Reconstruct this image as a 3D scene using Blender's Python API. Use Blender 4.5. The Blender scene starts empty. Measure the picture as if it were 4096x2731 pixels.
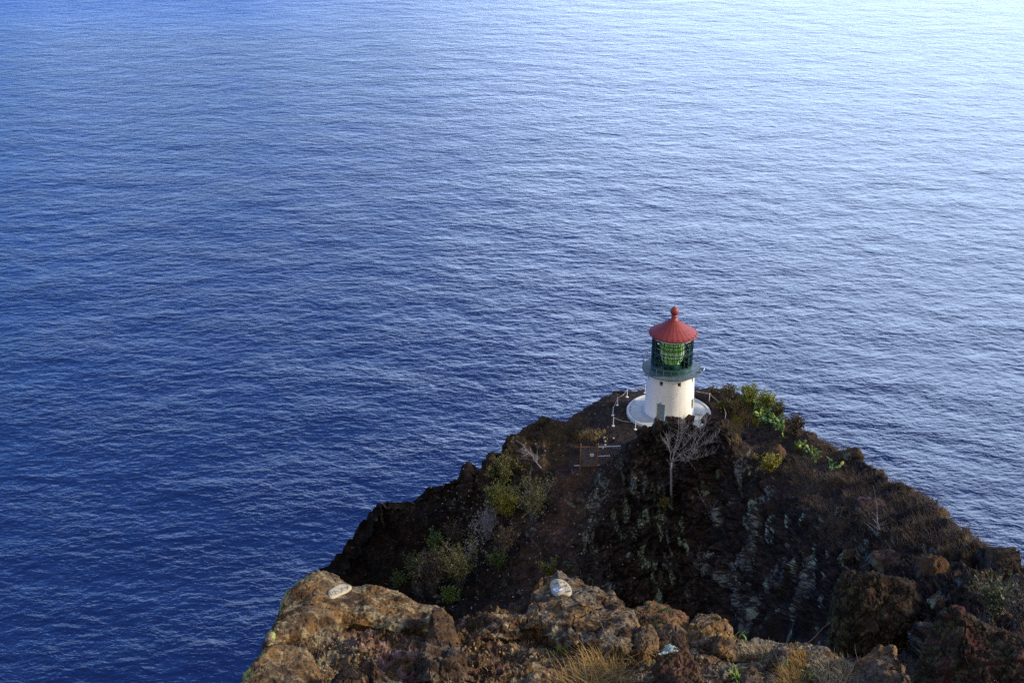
import bpy, math, random
import numpy as np
from mathutils import Vector, Matrix

random.seed(7)
RNG = np.random.default_rng(11)
SC = bpy.context.scene
COL = SC.collection
R = math.radians

# ------------------------------------------------------------------ camera
W, H, F = 1024, 682, 1200.0
CAM = np.array([-17.4, -118.6, 61.3])
PITCH, ROLL = R(24.0), R(0.0)
FWD = np.array([0, math.cos(PITCH), -math.sin(PITCH)])
_r0 = np.array([1.0, 0, 0]); _u0 = np.array([0, math.sin(PITCH), math.cos(PITCH)])
RIGHT = _r0 * math.cos(ROLL) + _u0 * math.sin(ROLL)
UP = _u0 * math.cos(ROLL) - _r0 * math.sin(ROLL)
SEA = -118.0

def ray(px, py):
    return FWD + (px - W / 2) / F * RIGHT - (py - H / 2) / F * UP

def at(px, py, r):
    """point seen at a picture position, at ground distance r from the viewer"""
    d = ray(px, py)
    return CAM + d * (r / math.hypot(d[0], d[1]))

def atz(px, r, z):
    d = ray(px, 450)
    h = math.hypot(d[0], d[1])
    return np.array([CAM[0] + d[0] / h * r, CAM[1] + d[1] / h * r, z])

def place_camera():
    cd = bpy.data.cameras.new('camera'); co = bpy.data.objects.new('camera', cd); COL.objects.link(co)
    cd.sensor_width = 36.0; cd.lens = F / W * 36.0
    cd.clip_start = 0.2; cd.clip_end = 200000
    m = Matrix((RIGHT, UP, -FWD)).transposed().to_4x4(); m.translation = Vector(CAM)
    co.matrix_world = m
    SC.camera = co
place_camera()

# ------------------------------------------------------------------ noise
def _h(x, y, z, s):
    h = (x.astype(np.uint32) * np.uint32(73856093)) ^ (y.astype(np.uint32) * np.uint32(19349663)) ^ (z.astype(np.uint32) * np.uint32(83492791))
    h = h ^ np.uint32((s * 2654435761) & 0xffffffff)
    h ^= h >> np.uint32(13); h *= np.uint32(1274126177); h ^= h >> np.uint32(16); h *= np.uint32(2246822519); h ^= h >> np.uint32(15)
    return h

def gn(p, s=0):
    i = np.floor(p).astype(np.int64); f = p - i
    u = f * f * f * (f * (f * 6 - 15) + 10)
    out = 0
    for a in (0, 1):
        wa = u[:, 0] if a else 1 - u[:, 0]
        for b in (0, 1):
            wb = u[:, 1] if b else 1 - u[:, 1]
            for c in (0, 1):
                wc = u[:, 2] if c else 1 - u[:, 2]
                h = _h(i[:, 0] + a, i[:, 1] + b, i[:, 2] + c, s)
                gx = (h & np.uint32(1023)).astype(np.float64) / 511.5 - 1
                gy = ((h >> np.uint32(10)) & np.uint32(1023)).astype(np.float64) / 511.5 - 1
                gz = ((h >> np.uint32(20)) & np.uint32(1023)).astype(np.float64) / 511.5 - 1
                out = out + wa * wb * wc * (gx * (f[:, 0] - a) + gy * (f[:, 1] - b) + gz * (f[:, 2] - c))
    return out * 1.25

def fbm(p, o=4, s=0, g=0.5):
    t = 0; a = 1.0; q = np.array(p, dtype=np.float64)
    for k in range(o):
        t = t + a * gn(q, s + k * 17); q = q * 2.03 + 3.7; a *= g
    return t

def ridged(p, o=3, s=0, g=0.5):
    t = 0; a = 1.0; q = np.array(p, dtype=np.float64)
    for k in range(o):
        n = 1 - np.abs(gn(q, s + k * 13)) * 2.2
        t = t + a * n; q = q * 2.1 + 1.3; a *= g
    return t - 0.75 * (1 + g)

def worley(p, s=0):
    """nearest and second nearest feature distance plus a random number per cell"""
    i = np.floor(p).astype(np.int64); f = p - i
    d1 = np.full(len(p), 9.0); d2 = np.full(len(p), 9.0); idv = np.zeros(len(p))
    for a in (-1, 0, 1):
        for b in (-1, 0, 1):
            for c in (-1, 0, 1):
                h = _h(i[:, 0] + a, i[:, 1] + b, i[:, 2] + c, s)
                x = a + (h & np.uint32(1023)) / 1023.0 - f[:, 0]
                y = b + ((h >> np.uint32(10)) & np.uint32(1023)) / 1023.0 - f[:, 1]
                z = c + ((h >> np.uint32(20)) & np.uint32(1023)) / 1023.0 - f[:, 2]
                d = np.sqrt(x * x + y * y + z * z)
                m = d < d1
                d2 = np.where(m, d1, np.minimum(d2, d))
                idv = np.where(m, (_h(h, h, h, 5) & np.uint32(4095)) / 4095.0, idv)
                d1 = np.where(m, d, d1)
    return d1, d2, idv

def sm(x, a, b):
    t = np.clip((x - a) / (b - a), 0, 1)
    return t * t * (3 - 2 * t)

# ------------------------------------------------------------------ mesh helpers
def tag(o, label=None, cat=None, group=None, kind=None):
    if label: o['label'] = label
    if cat: o['category'] = cat
    if group: o['group'] = group
    if kind: o['kind'] = kind
    return o

def empty(name, loc=(0, 0, 0), rz=0.0):
    o = bpy.data.objects.new(name, None); COL.objects.link(o)
    o.location = loc; o.rotation_euler = (0, 0, rz); o.empty_display_size = 0.3
    return o

def mesh_obj(name, V, Fs, mat=None, parent=None, smooth=True, col=None):
    """V (n,3) array, Fs list of tuples or (m,3|4) int array"""
    me = bpy.data.meshes.new(name)
    V = np.asarray(V, dtype=np.float32)
    if isinstance(Fs, np.ndarray):
        m, k = Fs.shape
        me.vertices.add(len(V)); me.vertices.foreach_set('co', V.ravel())
        me.loops.add(m * k); me.loops.foreach_set('vertex_index', Fs.astype(np.int32).ravel())
        me.polygons.add(m); me.polygons.foreach_set('loop_start', np.arange(0, m * k, k, dtype=np.int32))
        me.polygons.foreach_set('loop_total', np.full(m, k, dtype=np.int32))
        me.update(calc_edges=True)
    else:
        me.from_pydata([tuple(map(float, v)) for v in V], [], Fs); me.update()
    me.polygons.foreach_set('use_smooth', np.full(len(me.polygons), bool(smooth)))
    if col is not None:
        c = np.ones((len(V), 4), dtype=np.float32); c[:, :3] = np.clip(col, 0, 1)
        a = me.color_attributes.new('col', 'FLOAT_COLOR', 'POINT'); a.data.foreach_set('color', c.ravel())
    if mat: me.materials.append(mat)
    o = bpy.data.objects.new(name, me); COL.objects.link(o)
    if parent: o.parent = parent
    return o

def grid_faces(nu, nv):
    """vertices indexed i*nv+j"""
    i, j = np.meshgrid(np.arange(nu - 1), np.arange(nv - 1), indexing='ij')
    a = (i * nv + j).ravel()
    return np.stack([a, a + nv, a + nv + 1, a + 1], axis=1)

class MB:
    def __init__(s): s.v = []; s.f = []
    def add(s, vs, fs):
        n = len(s.v); s.v.extend([tuple(map(float, v)) for v in vs]); s.f.extend([tuple(n + i for i in f) for f in fs]); return s
    def box(s, c, d, rot=None, taper=1.0):
        x, y, z = [q / 2 for q in d]
        vs = [(-x, -y, -z), (x, -y, -z), (x, y, -z), (-x, y, -z), (-x * taper, -y * taper, z), (x * taper, -y * taper, z), (x * taper, y * taper, z), (-x * taper, y * taper, z)]
        m = rot if rot is not None else Matrix.Identity(3)
        vs = [tuple((m @ Vector(v)) + Vector(c)) for v in vs]
        return s.add(vs, [(3, 2, 1, 0), (4, 5, 6, 7), (0, 1, 5, 4), (1, 2, 6, 5), (2, 3, 7, 6), (3, 0, 4, 7)])
    def tube(s, pts, rad, n=6, cap=True):
        pts = [Vector(p) for p in pts]
        if not hasattr(rad, '__len__'): rad = [rad] * len(pts)
        t0 = (pts[1] - pts[0]).normalized()
        a = t0.orthogonal().normalized(); vs = []
        for k, p in enumerate(pts):
            t = (pts[min(k + 1, len(pts) - 1)] - pts[max(k - 1, 0)]).normalized()
            a = (a - t * a.dot(t))
            a = a.normalized() if a.length > 1e-6 else t.orthogonal().normalized()
            b = t.cross(a)
            for q in range(n):
                w = 2 * math.pi * q / n
                vs.append(p + (a * math.cos(w) + b * math.sin(w)) * rad[k])
        fs = []
        for k in range(len(pts) - 1):
            for q in range(n):
                q2 = (q + 1) % n
                fs.append((k * n + q, k * n + q2, (k + 1) * n + q2, (k + 1) * n + q))
        if cap:
            fs.append(tuple(range(n))[::-1]); fs.append(tuple((len(pts) - 1) * n + q for q in range(n)))
        return s.add(vs, fs)
    def lathe(s, prof, n=48, c=(0, 0, 0), ph=0.0, a0=0.0, a1=2 * math.pi):
        full = abs(a1 - a0 - 2 * math.pi) < 1e-6
        m = n if full else n + 1
        vs = []
        for q in range(m):
            w = ph + a0 + (a1 - a0) * q / n
            for (r, z) in prof: vs.append((c[0] + r * math.cos(w), c[1] + r * math.sin(w), c[2] + z))
        k = len(prof); fs = []
        for q in range(n):
            q2 = (q + 1) % m
            for i in range(k - 1):
                fs.append((q * k + i, q2 * k + i, q2 * k + i + 1, q * k + i + 1))
        return s.add(vs, fs)
    def build(s, name, mat, parent=None, smooth=False, auto=None):
        o = mesh_obj(name, np.array(s.v), s.f, mat, parent, smooth)
        if auto is not None:
            try: o.data.set_sharp_from_angle(angle=R(auto))
            except Exception: pass
        return o

# ------------------------------------------------------------------ materials
def node_mat(name):
    m = bpy.data.materials.new(name); m.use_nodes = True
    nt = m.node_tree; b = nt.nodes['Principled BSDF']
    return m, nt, b
def N(nt, t, **kw):
    n = nt.nodes.new(t)
    for k, v in kw.items():
        if k in n.inputs.keys() if hasattr(n.inputs, 'keys') else False: n.inputs[k].default_value = v
        else: setattr(n, k, v)
    return n
def L(nt, a, b): nt.links.new(a, b)

def plain(name, c, rough=0.6, metal=0.0, var=0.0, vs=4.0, bump=0.0, bs=20.0, spec=0.5, stretch=None):
    m, nt, b = node_mat(name)
    b.inputs['Base Color'].default_value = (*c, 1); b.inputs['Roughness'].default_value = rough
    b.inputs['Metallic'].default_value = metal; b.inputs['Specular IOR Level'].default_value = spec
    if var or bump:
        tc = N(nt, 'ShaderNodeTexCoord'); src = tc.outputs['Object']
        if stretch:
            mp = N(nt, 'ShaderNodeMapping'); mp.inputs['Scale'].default_value = stretch; L(nt, src, mp.inputs['Vector']); src = mp.outputs['Vector']
    if var:
        n = N(nt, 'ShaderNodeTexNoise'); n.inputs['Scale'].default_value = vs; n.inputs['Detail'].default_value = 6
        L(nt, src, n.inputs['Vector'])
        mr = N(nt, 'ShaderNodeMapRange'); mr.inputs['From Min'].default_value = 0.3; mr.inputs['From Max'].default_value = 0.7
        mr.inputs['To Min'].default_value = 1 - var; mr.inputs['To Max'].default_value = 1 + var
        L(nt, n.outputs['Fac'], mr.inputs['Value'])
        mx = N(nt, 'ShaderNodeMix'); mx.data_type = 'RGBA'; mx.blend_type = 'MULTIPLY'; mx.inputs['Factor'].default_value = 1
        mx.inputs['A'].default_value = (*c, 1); 
        L(nt, mr.outputs['Result'], mx.inputs['B']); L(nt, mx.outputs['Result'], b.inputs['Base Color'])
    if bump:
        n2 = N(nt, 'ShaderNodeTexNoise'); n2.inputs['Scale'].default_value = bs; n2.inputs['Detail'].default_value = 5
        L(nt, src, n2.inputs['Vector'])
        bp = N(nt, 'ShaderNodeBump'); bp.inputs['Strength'].default_value = 1; bp.inputs['Distance'].default_value = bump
        L(nt, n2.outputs['Fac'], bp.inputs['Height']); L(nt, bp.outputs['Normal'], b.inputs['Normal'])
    return m

def attr_mat(name, fine=8.0, lo=0.6, hi=1.45, bump=0.03, bs=8.0, rough=0.95, spec=0.25, trans=0.0):
    m, nt, b = node_mat(name)
    at_ = N(nt, 'ShaderNodeAttribute'); at_.attribute_name = 'col'
    geo = N(nt, 'ShaderNodeNewGeometry')
    n = N(nt, 'ShaderNodeTexNoise'); n.inputs['Scale'].default_value = fine; n.inputs['Detail'].default_value = 8; n.inputs['Roughness'].default_value = 0.65
    L(nt, geo.outputs['Position'], n.inputs['Vector'])
    mr = N(nt, 'ShaderNodeMapRange'); mr.inputs['From Min'].default_value = 0.3; mr.inputs['From Max'].default_value = 0.7
    mr.inputs['To Min'].default_value = lo; mr.inputs['To Max'].default_value = hi
    L(nt, n.outputs['Fac'], mr.inputs['Value'])
    mx = N(nt, 'ShaderNodeMix'); mx.data_type = 'RGBA'; mx.blend_type = 'MULTIPLY'; mx.inputs['Factor'].default_value = 1
    L(nt, at_.outputs['Color'], mx.inputs['A']); L(nt, mr.outputs['Result'], mx.inputs['B'])
    L(nt, mx.outputs['Result'], b.inputs['Base Color'])
    b.inputs['Roughness'].default_value = rough; b.inputs['Specular IOR Level'].default_value = spec
    if bump:
        n2 = N(nt, 'ShaderNodeTexNoise'); n2.inputs['Scale'].default_value = bs; n2.inputs['Detail'].default_value = 9; n2.inputs['Roughness'].default_value = 0.62
        L(nt, geo.outputs['Position'], n2.inputs['Vector'])
        bp = N(nt, 'ShaderNodeBump'); bp.inputs['Strength'].default_value = 1; bp.inputs['Distance'].default_value = bump
        L(nt, n2.outputs['Fac'], bp.inputs['Height']); L(nt, bp.outputs['Normal'], b.inputs['Normal'])
    return m

M = {}
M['headland'] = attr_mat('headland_ground', fine=5.0, lo=0.4, hi=1.7, bump=0.20, bs=3.0, spec=.06)
M['rock'] = attr_mat('weathered_rock', fine=16.0, lo=0.38, hi=1.65, bump=0.07, bs=14.0, spec=.10)
M['leaf'] = attr_mat('leaf', fine=9.0, lo=0.7, hi=1.3, bump=0.0, rough=0.6, spec=0.3)
M['blade'] = attr_mat('dry_blade', fine=5.0, lo=0.75, hi=1.3, bump=0.0, rough=0.8, spec=0.2)
M['bark'] = attr_mat('bark', fine=20.0, lo=0.7, hi=1.3, bump=0.01, bs=30.0, rough=0.85)

# ------------------------------------------------------------------ water
def water_material():
    m, nt, b = node_mat('sea_water')
    geo = N(nt, 'ShaderNodeNewGeometry')
    def noise(scale, sx, sy, rot, detail, rough, amp, lac=2.0):
        mp = N(nt, 'ShaderNodeMapping'); mp.inputs['Scale'].default_value = (sx / scale, sy / scale, 1.0 / scale); mp.inputs['Rotation'].default_value = (0, 0, R(rot))
        L(nt, geo.outputs['Position'], mp.inputs['Vector'])
        n = N(nt, 'ShaderNodeTexNoise'); n.inputs['Scale'].default_value = 1.0; n.inputs['Detail'].default_value = detail
        n.inputs['Roughness'].default_value = rough; n.inputs['Lacunarity'].default_value = lac
        L(nt, mp.outputs['Vector'], n.inputs['Vector'])
        mu = N(nt, 'ShaderNodeMath'); mu.operation = 'MULTIPLY'; mu.inputs[1].default_value = amp
        L(nt, n.outputs['Fac'], mu.inputs[0])
        return mu.outputs[0]
    def plus(a, b_):
        q = N(nt, 'ShaderNodeMath'); q.operation = 'ADD'; L(nt, a, q.inputs[0]); L(nt, b_, q.inputs[1]); return q.outputs[0]
    h = noise(46, 0.7, 1.0, 10, 2, 0.5, WAVE[0])
    # chop with short steep fronts: the wave field is sheared by its own height
    def skewed(scale, sx, rot, detail, rough, amp, k):
        f = noise(scale, sx, 1.0, rot, 1, 0.5, k)
        cb = N(nt, 'ShaderNodeCombineXYZ'); L(nt, f, cb.inputs['Y'])
        va = N(nt, 'ShaderNodeVectorMath'); va.operation = 'ADD'; L(nt, geo.outputs['Position'], va.inputs[0]); L(nt, cb.outputs[0], va.inputs[1])
        mp = N(nt, 'ShaderNodeMapping'); mp.inputs['Scale'].default_value = (sx / scale, 1 / scale, 1.0 / scale); mp.inputs['Rotation'].default_value = (0, 0, R(rot))
        L(nt, va.outputs[0], mp.inputs['Vector'])
        n = N(nt, 'ShaderNodeTexNoise'); n.inputs['Scale'].default_value = 1.0; n.inputs['Detail'].default_value = detail; n.inputs['Roughness'].default_value = rough
        L(nt, mp.outputs['Vector'], n.inputs['Vector'])
        mu = N(nt, 'ShaderNodeMath'); mu.operation = 'MULTIPLY'; mu.inputs[1].default_value = amp; L(nt, n.outputs['Fac'], mu.inputs[0]); return mu.outputs[0]
    h = plus(h, skewed(13, 0.75, -14, 3, 0.55, WAVE[1], SKEW * 13))
    gm = noise(24, 0.6, 1.0, 20, 2, 0.5, 1.0)
    gr = N(nt, 'ShaderNodeMapRange'); gr.interpolation_type = 'SMOOTHSTEP'; gr.inputs['From Min'].default_value = .40; gr.inputs['From Max'].default_value = .66; gr.inputs['To Min'].default_value = .80; gr.inputs['To Max'].default_value = 1.35
    L(nt, gm, gr.inputs['Value'])
    def times(a, b_):
        q = N(nt, 'ShaderNodeMath'); q.operation = 'MULTIPLY'; L(nt, a, q.inputs[0]); L(nt, b_, q.inputs[1]); return q.outputs[0]
    h = plus(h, times(gr.outputs['Result'], skewed(4.2, 0.62, 8, 4, 0.6, WAVE[2], SKEW * 4.2)))
    h = plus(h, times(gr.outputs['Result'], skewed(1.5, 0.55, -5, 3, 0.6, WAVE[3], SKEW * 1.5)))
    bp = N(nt, 'ShaderNodeBump'); bp.inputs['Strength'].default_value = 1.0; bp.inputs['Distance'].default_value = 1.0
    L(nt, h, bp.inputs['Height']); L(nt, bp.outputs['Normal'], b.inputs['Normal'])
    # cloud shadow painted as a deeper blue band into the far left water
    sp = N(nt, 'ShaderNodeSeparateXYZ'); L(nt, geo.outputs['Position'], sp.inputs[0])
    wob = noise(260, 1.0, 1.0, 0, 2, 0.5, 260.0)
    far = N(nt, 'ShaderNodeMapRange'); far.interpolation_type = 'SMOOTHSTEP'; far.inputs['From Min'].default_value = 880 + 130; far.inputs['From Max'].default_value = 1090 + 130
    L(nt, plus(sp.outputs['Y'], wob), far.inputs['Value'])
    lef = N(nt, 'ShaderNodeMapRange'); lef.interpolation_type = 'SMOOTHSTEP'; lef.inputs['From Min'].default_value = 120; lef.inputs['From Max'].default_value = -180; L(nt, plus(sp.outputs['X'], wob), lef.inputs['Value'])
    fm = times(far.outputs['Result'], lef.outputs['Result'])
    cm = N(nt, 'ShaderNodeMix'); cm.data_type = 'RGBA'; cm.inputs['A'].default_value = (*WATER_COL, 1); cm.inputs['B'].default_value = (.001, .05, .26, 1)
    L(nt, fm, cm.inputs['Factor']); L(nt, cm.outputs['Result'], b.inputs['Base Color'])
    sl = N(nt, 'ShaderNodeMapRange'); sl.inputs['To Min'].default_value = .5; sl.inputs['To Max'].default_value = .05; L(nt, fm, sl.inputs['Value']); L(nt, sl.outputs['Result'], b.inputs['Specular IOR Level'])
    b.inputs['Roughness'].default_value = WATER_ROUGH; b.inputs['IOR'].default_value = 1.6
    return m
WAVE = (2.0, 1.35, 0.92, 0.31)
SKEW = 1.1
WATER_COL = (0.0032, 0.0080, 0.052)
WATER_ROUGH = 0.09
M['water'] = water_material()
def make_water():
    s = 70000.0
    # far sheet with a finer middle so that edges stay well behaved
    xs = np.array([-s, -4000, -800, 800, 4000, s]); V = np.array([(x, y, SEA) for x in xs for y in xs])
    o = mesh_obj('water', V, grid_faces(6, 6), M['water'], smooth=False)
    o.data.flip_normals() if o.data.polygons[0].normal.z < 0 else None
    return tag(o, kind='structure')
make_water()

# ------------------------------------------------------------------ light
SUN_AZ, SUN_EL = R(92), R(23)      # to the right of straight ahead, above the horizon
SDIR = Vector((math.sin(SUN_AZ) * math.cos(SUN_EL), math.cos(SUN_AZ) * math.cos(SUN_EL), math.sin(SUN_EL)))
SUN_E, SKY_S, EXPO = 4.2, 0.15, 0.40
def make_light():
    ld = bpy.data.lights.new('sun', 'SUN'); lo = bpy.data.objects.new('sun', ld); COL.objects.link(lo)
    ld.energy = SUN_E; ld.angle = R(6); ld.color = (1.0, 0.86, 0.66)
    lo.rotation_euler = SDIR.to_track_quat('Z', 'Y').to_euler(); lo.location = (80, 30, 120)
    w = bpy.data.worlds.new('World'); SC.world = w; w.use_nodes = True
    nt = w.node_tree; bg = nt.nodes['Background']; bg.inputs['Strength'].default_value = SKY_S
    sky = N(nt, 'ShaderNodeTexSky'); sky.sky_type = 'NISHITA'; sky.sun_disc = False
    sky.sun_elevation = SUN_EL; sky.sun_rotation = SUN_AZ; sky.air_density = 1.0; sky.dust_density = 0.3; sky.ozone_density = 2.0
    # thin cloud veil, thicker towards the sun side
    tc = N(nt, 'ShaderNodeTexCoord')
    mp = N(nt, 'ShaderNodeMapping'); mp.inputs['Scale'].default_value = (2.0, 2.0, 5.0); L(nt, tc.outputs['Generated'], mp.inputs['Vector'])
    n = N(nt, 'ShaderNodeTexNoise'); n.inputs['Scale'].default_value = 1.3; n.inputs['Detail'].default_value = 6; n.inputs['Roughness'].default_value = 0.55
    L(nt, mp.outputs['Vector'], n.inputs['Vector'])
    dt = N(nt, 'ShaderNodeVectorMath'); dt.operation = 'DOT_PRODUCT'; L(nt, tc.outputs['Generated'], dt.inputs[0])
    dt.inputs[1].default_value = (math.sin(R(54)), math.cos(R(54)), -0.60)
    a = N(nt, 'ShaderNodeMapRange'); a.inputs['From Min'].default_value = 0.05; a.inputs['From Max'].default_value = 0.85; a.inputs['To Min'].default_value = -0.24; a.inputs['To Max'].default_value = 0.50
    L(nt, dt.outputs['Value'], a.inputs['Value'])
    ad = N(nt, 'ShaderNodeMath'); ad.operation = 'ADD'; L(nt, n.outputs['Fac'], ad.inputs[0]); L(nt, a.outputs['Result'], ad.inputs[1])
    ms = N(nt, 'ShaderNodeMapRange'); ms.interpolation_type = 'SMOOTHSTEP'; ms.inputs['From Min'].default_value = 0.42; ms.inputs['From Max'].default_value = 0.85; ms.inputs['To Max'].default_value = CLOUD_MAX
    L(nt, ad.outputs[0], ms.inputs['Value'])
    tint = N(nt, 'ShaderNodeMix'); tint.data_type = 'RGBA'; tint.blend_type = 'MULTIPLY'; tint.inputs['Factor'].default_value = 1; tint.inputs['B'].default_value = (*TINT, 1)
    L(nt, sky.outputs['Color'], tint.inputs['A'])
    sx = N(nt, 'ShaderNodeSeparateXYZ'); L(nt, tc.outputs['Generated'], sx.inputs[0])
    el = N(nt, 'ShaderNodeValToRGB'); L(nt, sx.outputs['Z'], el.inputs['Fac'])
    cr_ = el.color_ramp; cr_.interpolation = 'B_SPLINE'
    while len(cr_.elements) < len(SKYRAMP): cr_.elements.new(.5)
    for e, (pos, v) in zip(cr_.elements, SKYRAMP): e.position = pos; e.color = (v[0] / 3, v[1] / 3, v[2] / 3, 1)
    sc3 = N(nt, 'ShaderNodeVectorMath'); sc3.operation = 'SCALE'; sc3.inputs['Scale'].default_value = 3.0; L(nt, el.outputs['Color'], sc3.inputs[0])
    tm = N(nt, 'ShaderNodeMix'); tm.data_type = 'RGBA'; tm.blend_type = 'MULTIPLY'; tm.inputs['Factor'].default_value = 1
    L(nt, tint.outputs['Result'], tm.inputs['A']); L(nt, sc3.outputs[0], tm.inputs['B']); tint = tm
    mx = N(nt, 'ShaderNodeMix'); mx.data_type = 'RGBA'; L(nt, ms.outputs['Result'], mx.inputs['Factor'])
    L(nt, tint.outputs['Result'], mx.inputs['A']); mx.inputs['B'].default_value = (*CLOUD, 1)
    # bright overcast added unseen behind the viewer to whiten and brighten the tower
    by = N(nt, 'ShaderNodeMapRange'); by.interpolation_type = 'SMOOTHSTEP'; by.inputs['From Min'].default_value = .05; by.inputs['From Max'].default_value = -.55; by.inputs['To Max'].default_value = .85
    L(nt, sx.outputs['Y'], by.inputs['Value'])
    m2 = N(nt, 'ShaderNodeMix'); m2.data_type = 'RGBA'; L(nt, by.outputs['Result'], m2.inputs['Factor']); L(nt, mx.outputs['Result'], m2.inputs['A']); m2.inputs['B'].default_value = (*BACK, 1)
    L(nt, m2.outputs['Result'], bg.inputs['Color'])
BACK = (4.6, 4.4, 4.0)
SKYRAMP = [(0.0, (.42, .56, .90)), (.16, (.46, .60, .92)), (.36, (.74, .88, 1.05)), (.60, (.95, 1.0, 1.05)), (.8, (.9, .88, .86)), (1.0, (.85, .8, .75))]
TINT = (.62, .92, 1.5)
CLOUD = (10.2, 13.2, 18.4); CLOUD_MAX = 0.9
make_light()
SC.view_settings.view_transform = 'Standard'; SC.view_settings.look = 'None'; SC.view_settings.gamma = 1.0
SC.view_settings.exposure = EXPO
SC.render.engine = 'CYCLES'
SC.cycles.use_denoising = False
SC.cycles.max_bounces = 6; SC.cycles.transparent_max_bounces = 12; SC.cycles.caustics_reflective = False; SC.cycles.caustics_refractive = False
SC.cycles.sample_clamp_indirect = 6.0
# ------------------------------------------------------------------ headland
def cr(keys, t, ts):
    """Catmull-Rom through keys (n, ...) placed at parameters t, sampled at ts"""
    keys = np.asarray(keys, float); t = np.asarray(t, float)
    k = np.clip(np.searchsorted(t, ts, side='right') - 1, 0, len(t) - 2)
    n = len(t)
    def tan(i):
        a = np.clip(i - 1, 0, n - 1); b = np.clip(i + 1, 0, n - 1)
        return (keys[b] - keys[a]) / (t[b] - t[a]).reshape((-1,) + (1,) * (keys.ndim - 1))
    h = (t[k + 1] - t[k]); x = (ts - t[k]) / h
    sh = (-1,) + (1,) * (keys.ndim - 1)
    x = x.reshape(sh); h = h.reshape(sh)
    return ((2 * x**3 - 3 * x**2 + 1) * keys[k] + (x**3 - 2 * x**2 + x) * h * tan(k) * 0.8 + (-2 * x**3 + 3 * x**2) * keys[k + 1] + (x**3 - x**2) * h * tan(k + 1) * 0.8)

# every profile: eight (picture row, ground distance) pairs from the near foot to the far rim
PROF = {
 262: [(760,103),(752,104),(746,104.8),(741,105.4),(737,106),(734,106.4),(731,106.8),(728,107)],
 300: [(655,103),(642,104.5),(630,105.7),(620,106.6),(611,107.4),(604,108),(598,108.6),(594,109)],
 330: [(635,103),(622,104.8),(608,106.3),(596,107.4),(586,108.2),(578,109),(572,109.6),(568,110)],
 380: [(625,103),(602,105.7),(578,108),(555,109.4),(535,110.5),(520,111.2),(510,111.8),(504,112.2)],
 440: [(625,98),(600,101.5),(572,105),(545,107.7),(520,110),(503,111.6),(490,113),(483,113.8)],
 500: [(625,94),(598,98.5),(568,102.3),(535,106.3),(505,110),(480,112.8),(462,115),(451,116.3)],
 560: [(625,91),(590,96),(555,100),(520,104.5),(487,109),(457,114),(435,117.6),(421,120)],
 612: [(625,95),(580,99),(535,102.3),(495,105.5),(466,109),(438,114),(415,119),(395,124.5)],
 640: [(625,97),(577,100.5),(527,103.6),(476,106.6),(434,109.5),None,None,(389.5,125.5)],
 665: [(625,98),(575,101),(520,104.3),(465,107.3),(421,109.5),None,None,(389,126)],
 705: [(625,97),(575,100),(520,103.5),(462,106.8),(419,109.5),None,None,(389,126)],
 730: [(625,92),(575,96),(522,99.5),(472,104),(429,109.8),None,None,(390,125.5)],
 755: [(625,87),(577,91.5),(533,95.5),(490,101),(456,107.5),(430,114),(412,118.5),(399,121.5)],
 800: [(625,78),(590,83),(555,87),(520,92),(490,98),(465,104),(445,109),(430,113)],
 860: [(640,64),(605,69),(575,75),(545,81),(520,86.5),(497,93),(475,99.5),(460,104)],
 920: [(665,50),(630,55),(600,61),(575,67),(552,73),(532,79),(514,84.5),(500,90)],
 980: [(690,40),(655,45),(630,50),(608,55.5),(590,61),(573,66.5),(558,71),(548,75.5)],
 1040:[(720,33),(690,37.5),(665,42),(645,47),(625,52),(607,57),(592,61),(580,65.5)],
 1150:[(790,25),(760,29),(735,33),(717,37),(702,41),(690,44),(680,47),(670,50)],
}
# roughness of each profile row in metres
AMPS = {262:[1]*8,300:[1]*8,330:[.9]*8,380:[.9,.9,.9,.9,.9,.85,.8,.7],440:[.7,.7,.75,.8,.85,.85,.8,.7],500:[.5,.5,.5,.55,.6,.6,.6,.55],
 560:[.5,.5,.45,.4,.35,.3,.35,.4],612:[.9,.9,.9,.8,.45,.12,.1,.2],640:[1,1,1,1,.75,.05,.05,.2],665:[1,1,1,1,.8,.05,.05,.2],
 705:[1,1,1,1,.85,.05,.05,.2],730:[1,1,1,.95,.7,.08,.05,.2],755:[1,1,.9,.7,.45,.2,.12,.25],800:[1,.9,.8,.6,.4,.3,.3,.4],
 860:[.9,.9,.85,.75,.7,.6,.55,.6],920:[.85,.85,.8,.8,.75,.7,.65,.7],980:[.85]*8,1040:[.85]*8,1150:[.8]*8}
SKYLINE = [(346,551),(361,529),(395,501.5),(410,501),(418,494),(426,486),(448,482),(458,480.5),(464,468),(470,466),(476,472),(486,460),(494,453),(506,438),(514,434),(523,429),(534,424),(543,418.5),(552,421),(572,415),(580,411.5),(592,404),(602,398)]
def refine():
    for x, y in SKYLINE:
        ks = sorted(PROF); b = next(k for k in ks if k > x); a = max(k for k in ks if k < x); t = (x - a) / (b - a)
        if x in PROF: continue
        pr = [(PROF[a][i][0] * (1 - t) + PROF[b][i][0] * t, PROF[a][i][1] * (1 - t) + PROF[b][i][1] * t) for i in range(8)]
        dy = y - pr[7][0]
        for i, f in ((7, 1.0), (6, .85), (5, .6), (4, .35), (3, .15)): pr[i] = (pr[i][0] + dy * f, pr[i][1])
        PROF[x] = pr; AMPS[x] = [AMPS[a][i] * (1 - t) + AMPS[b][i] * t for i in range(8)]
refine()
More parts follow.
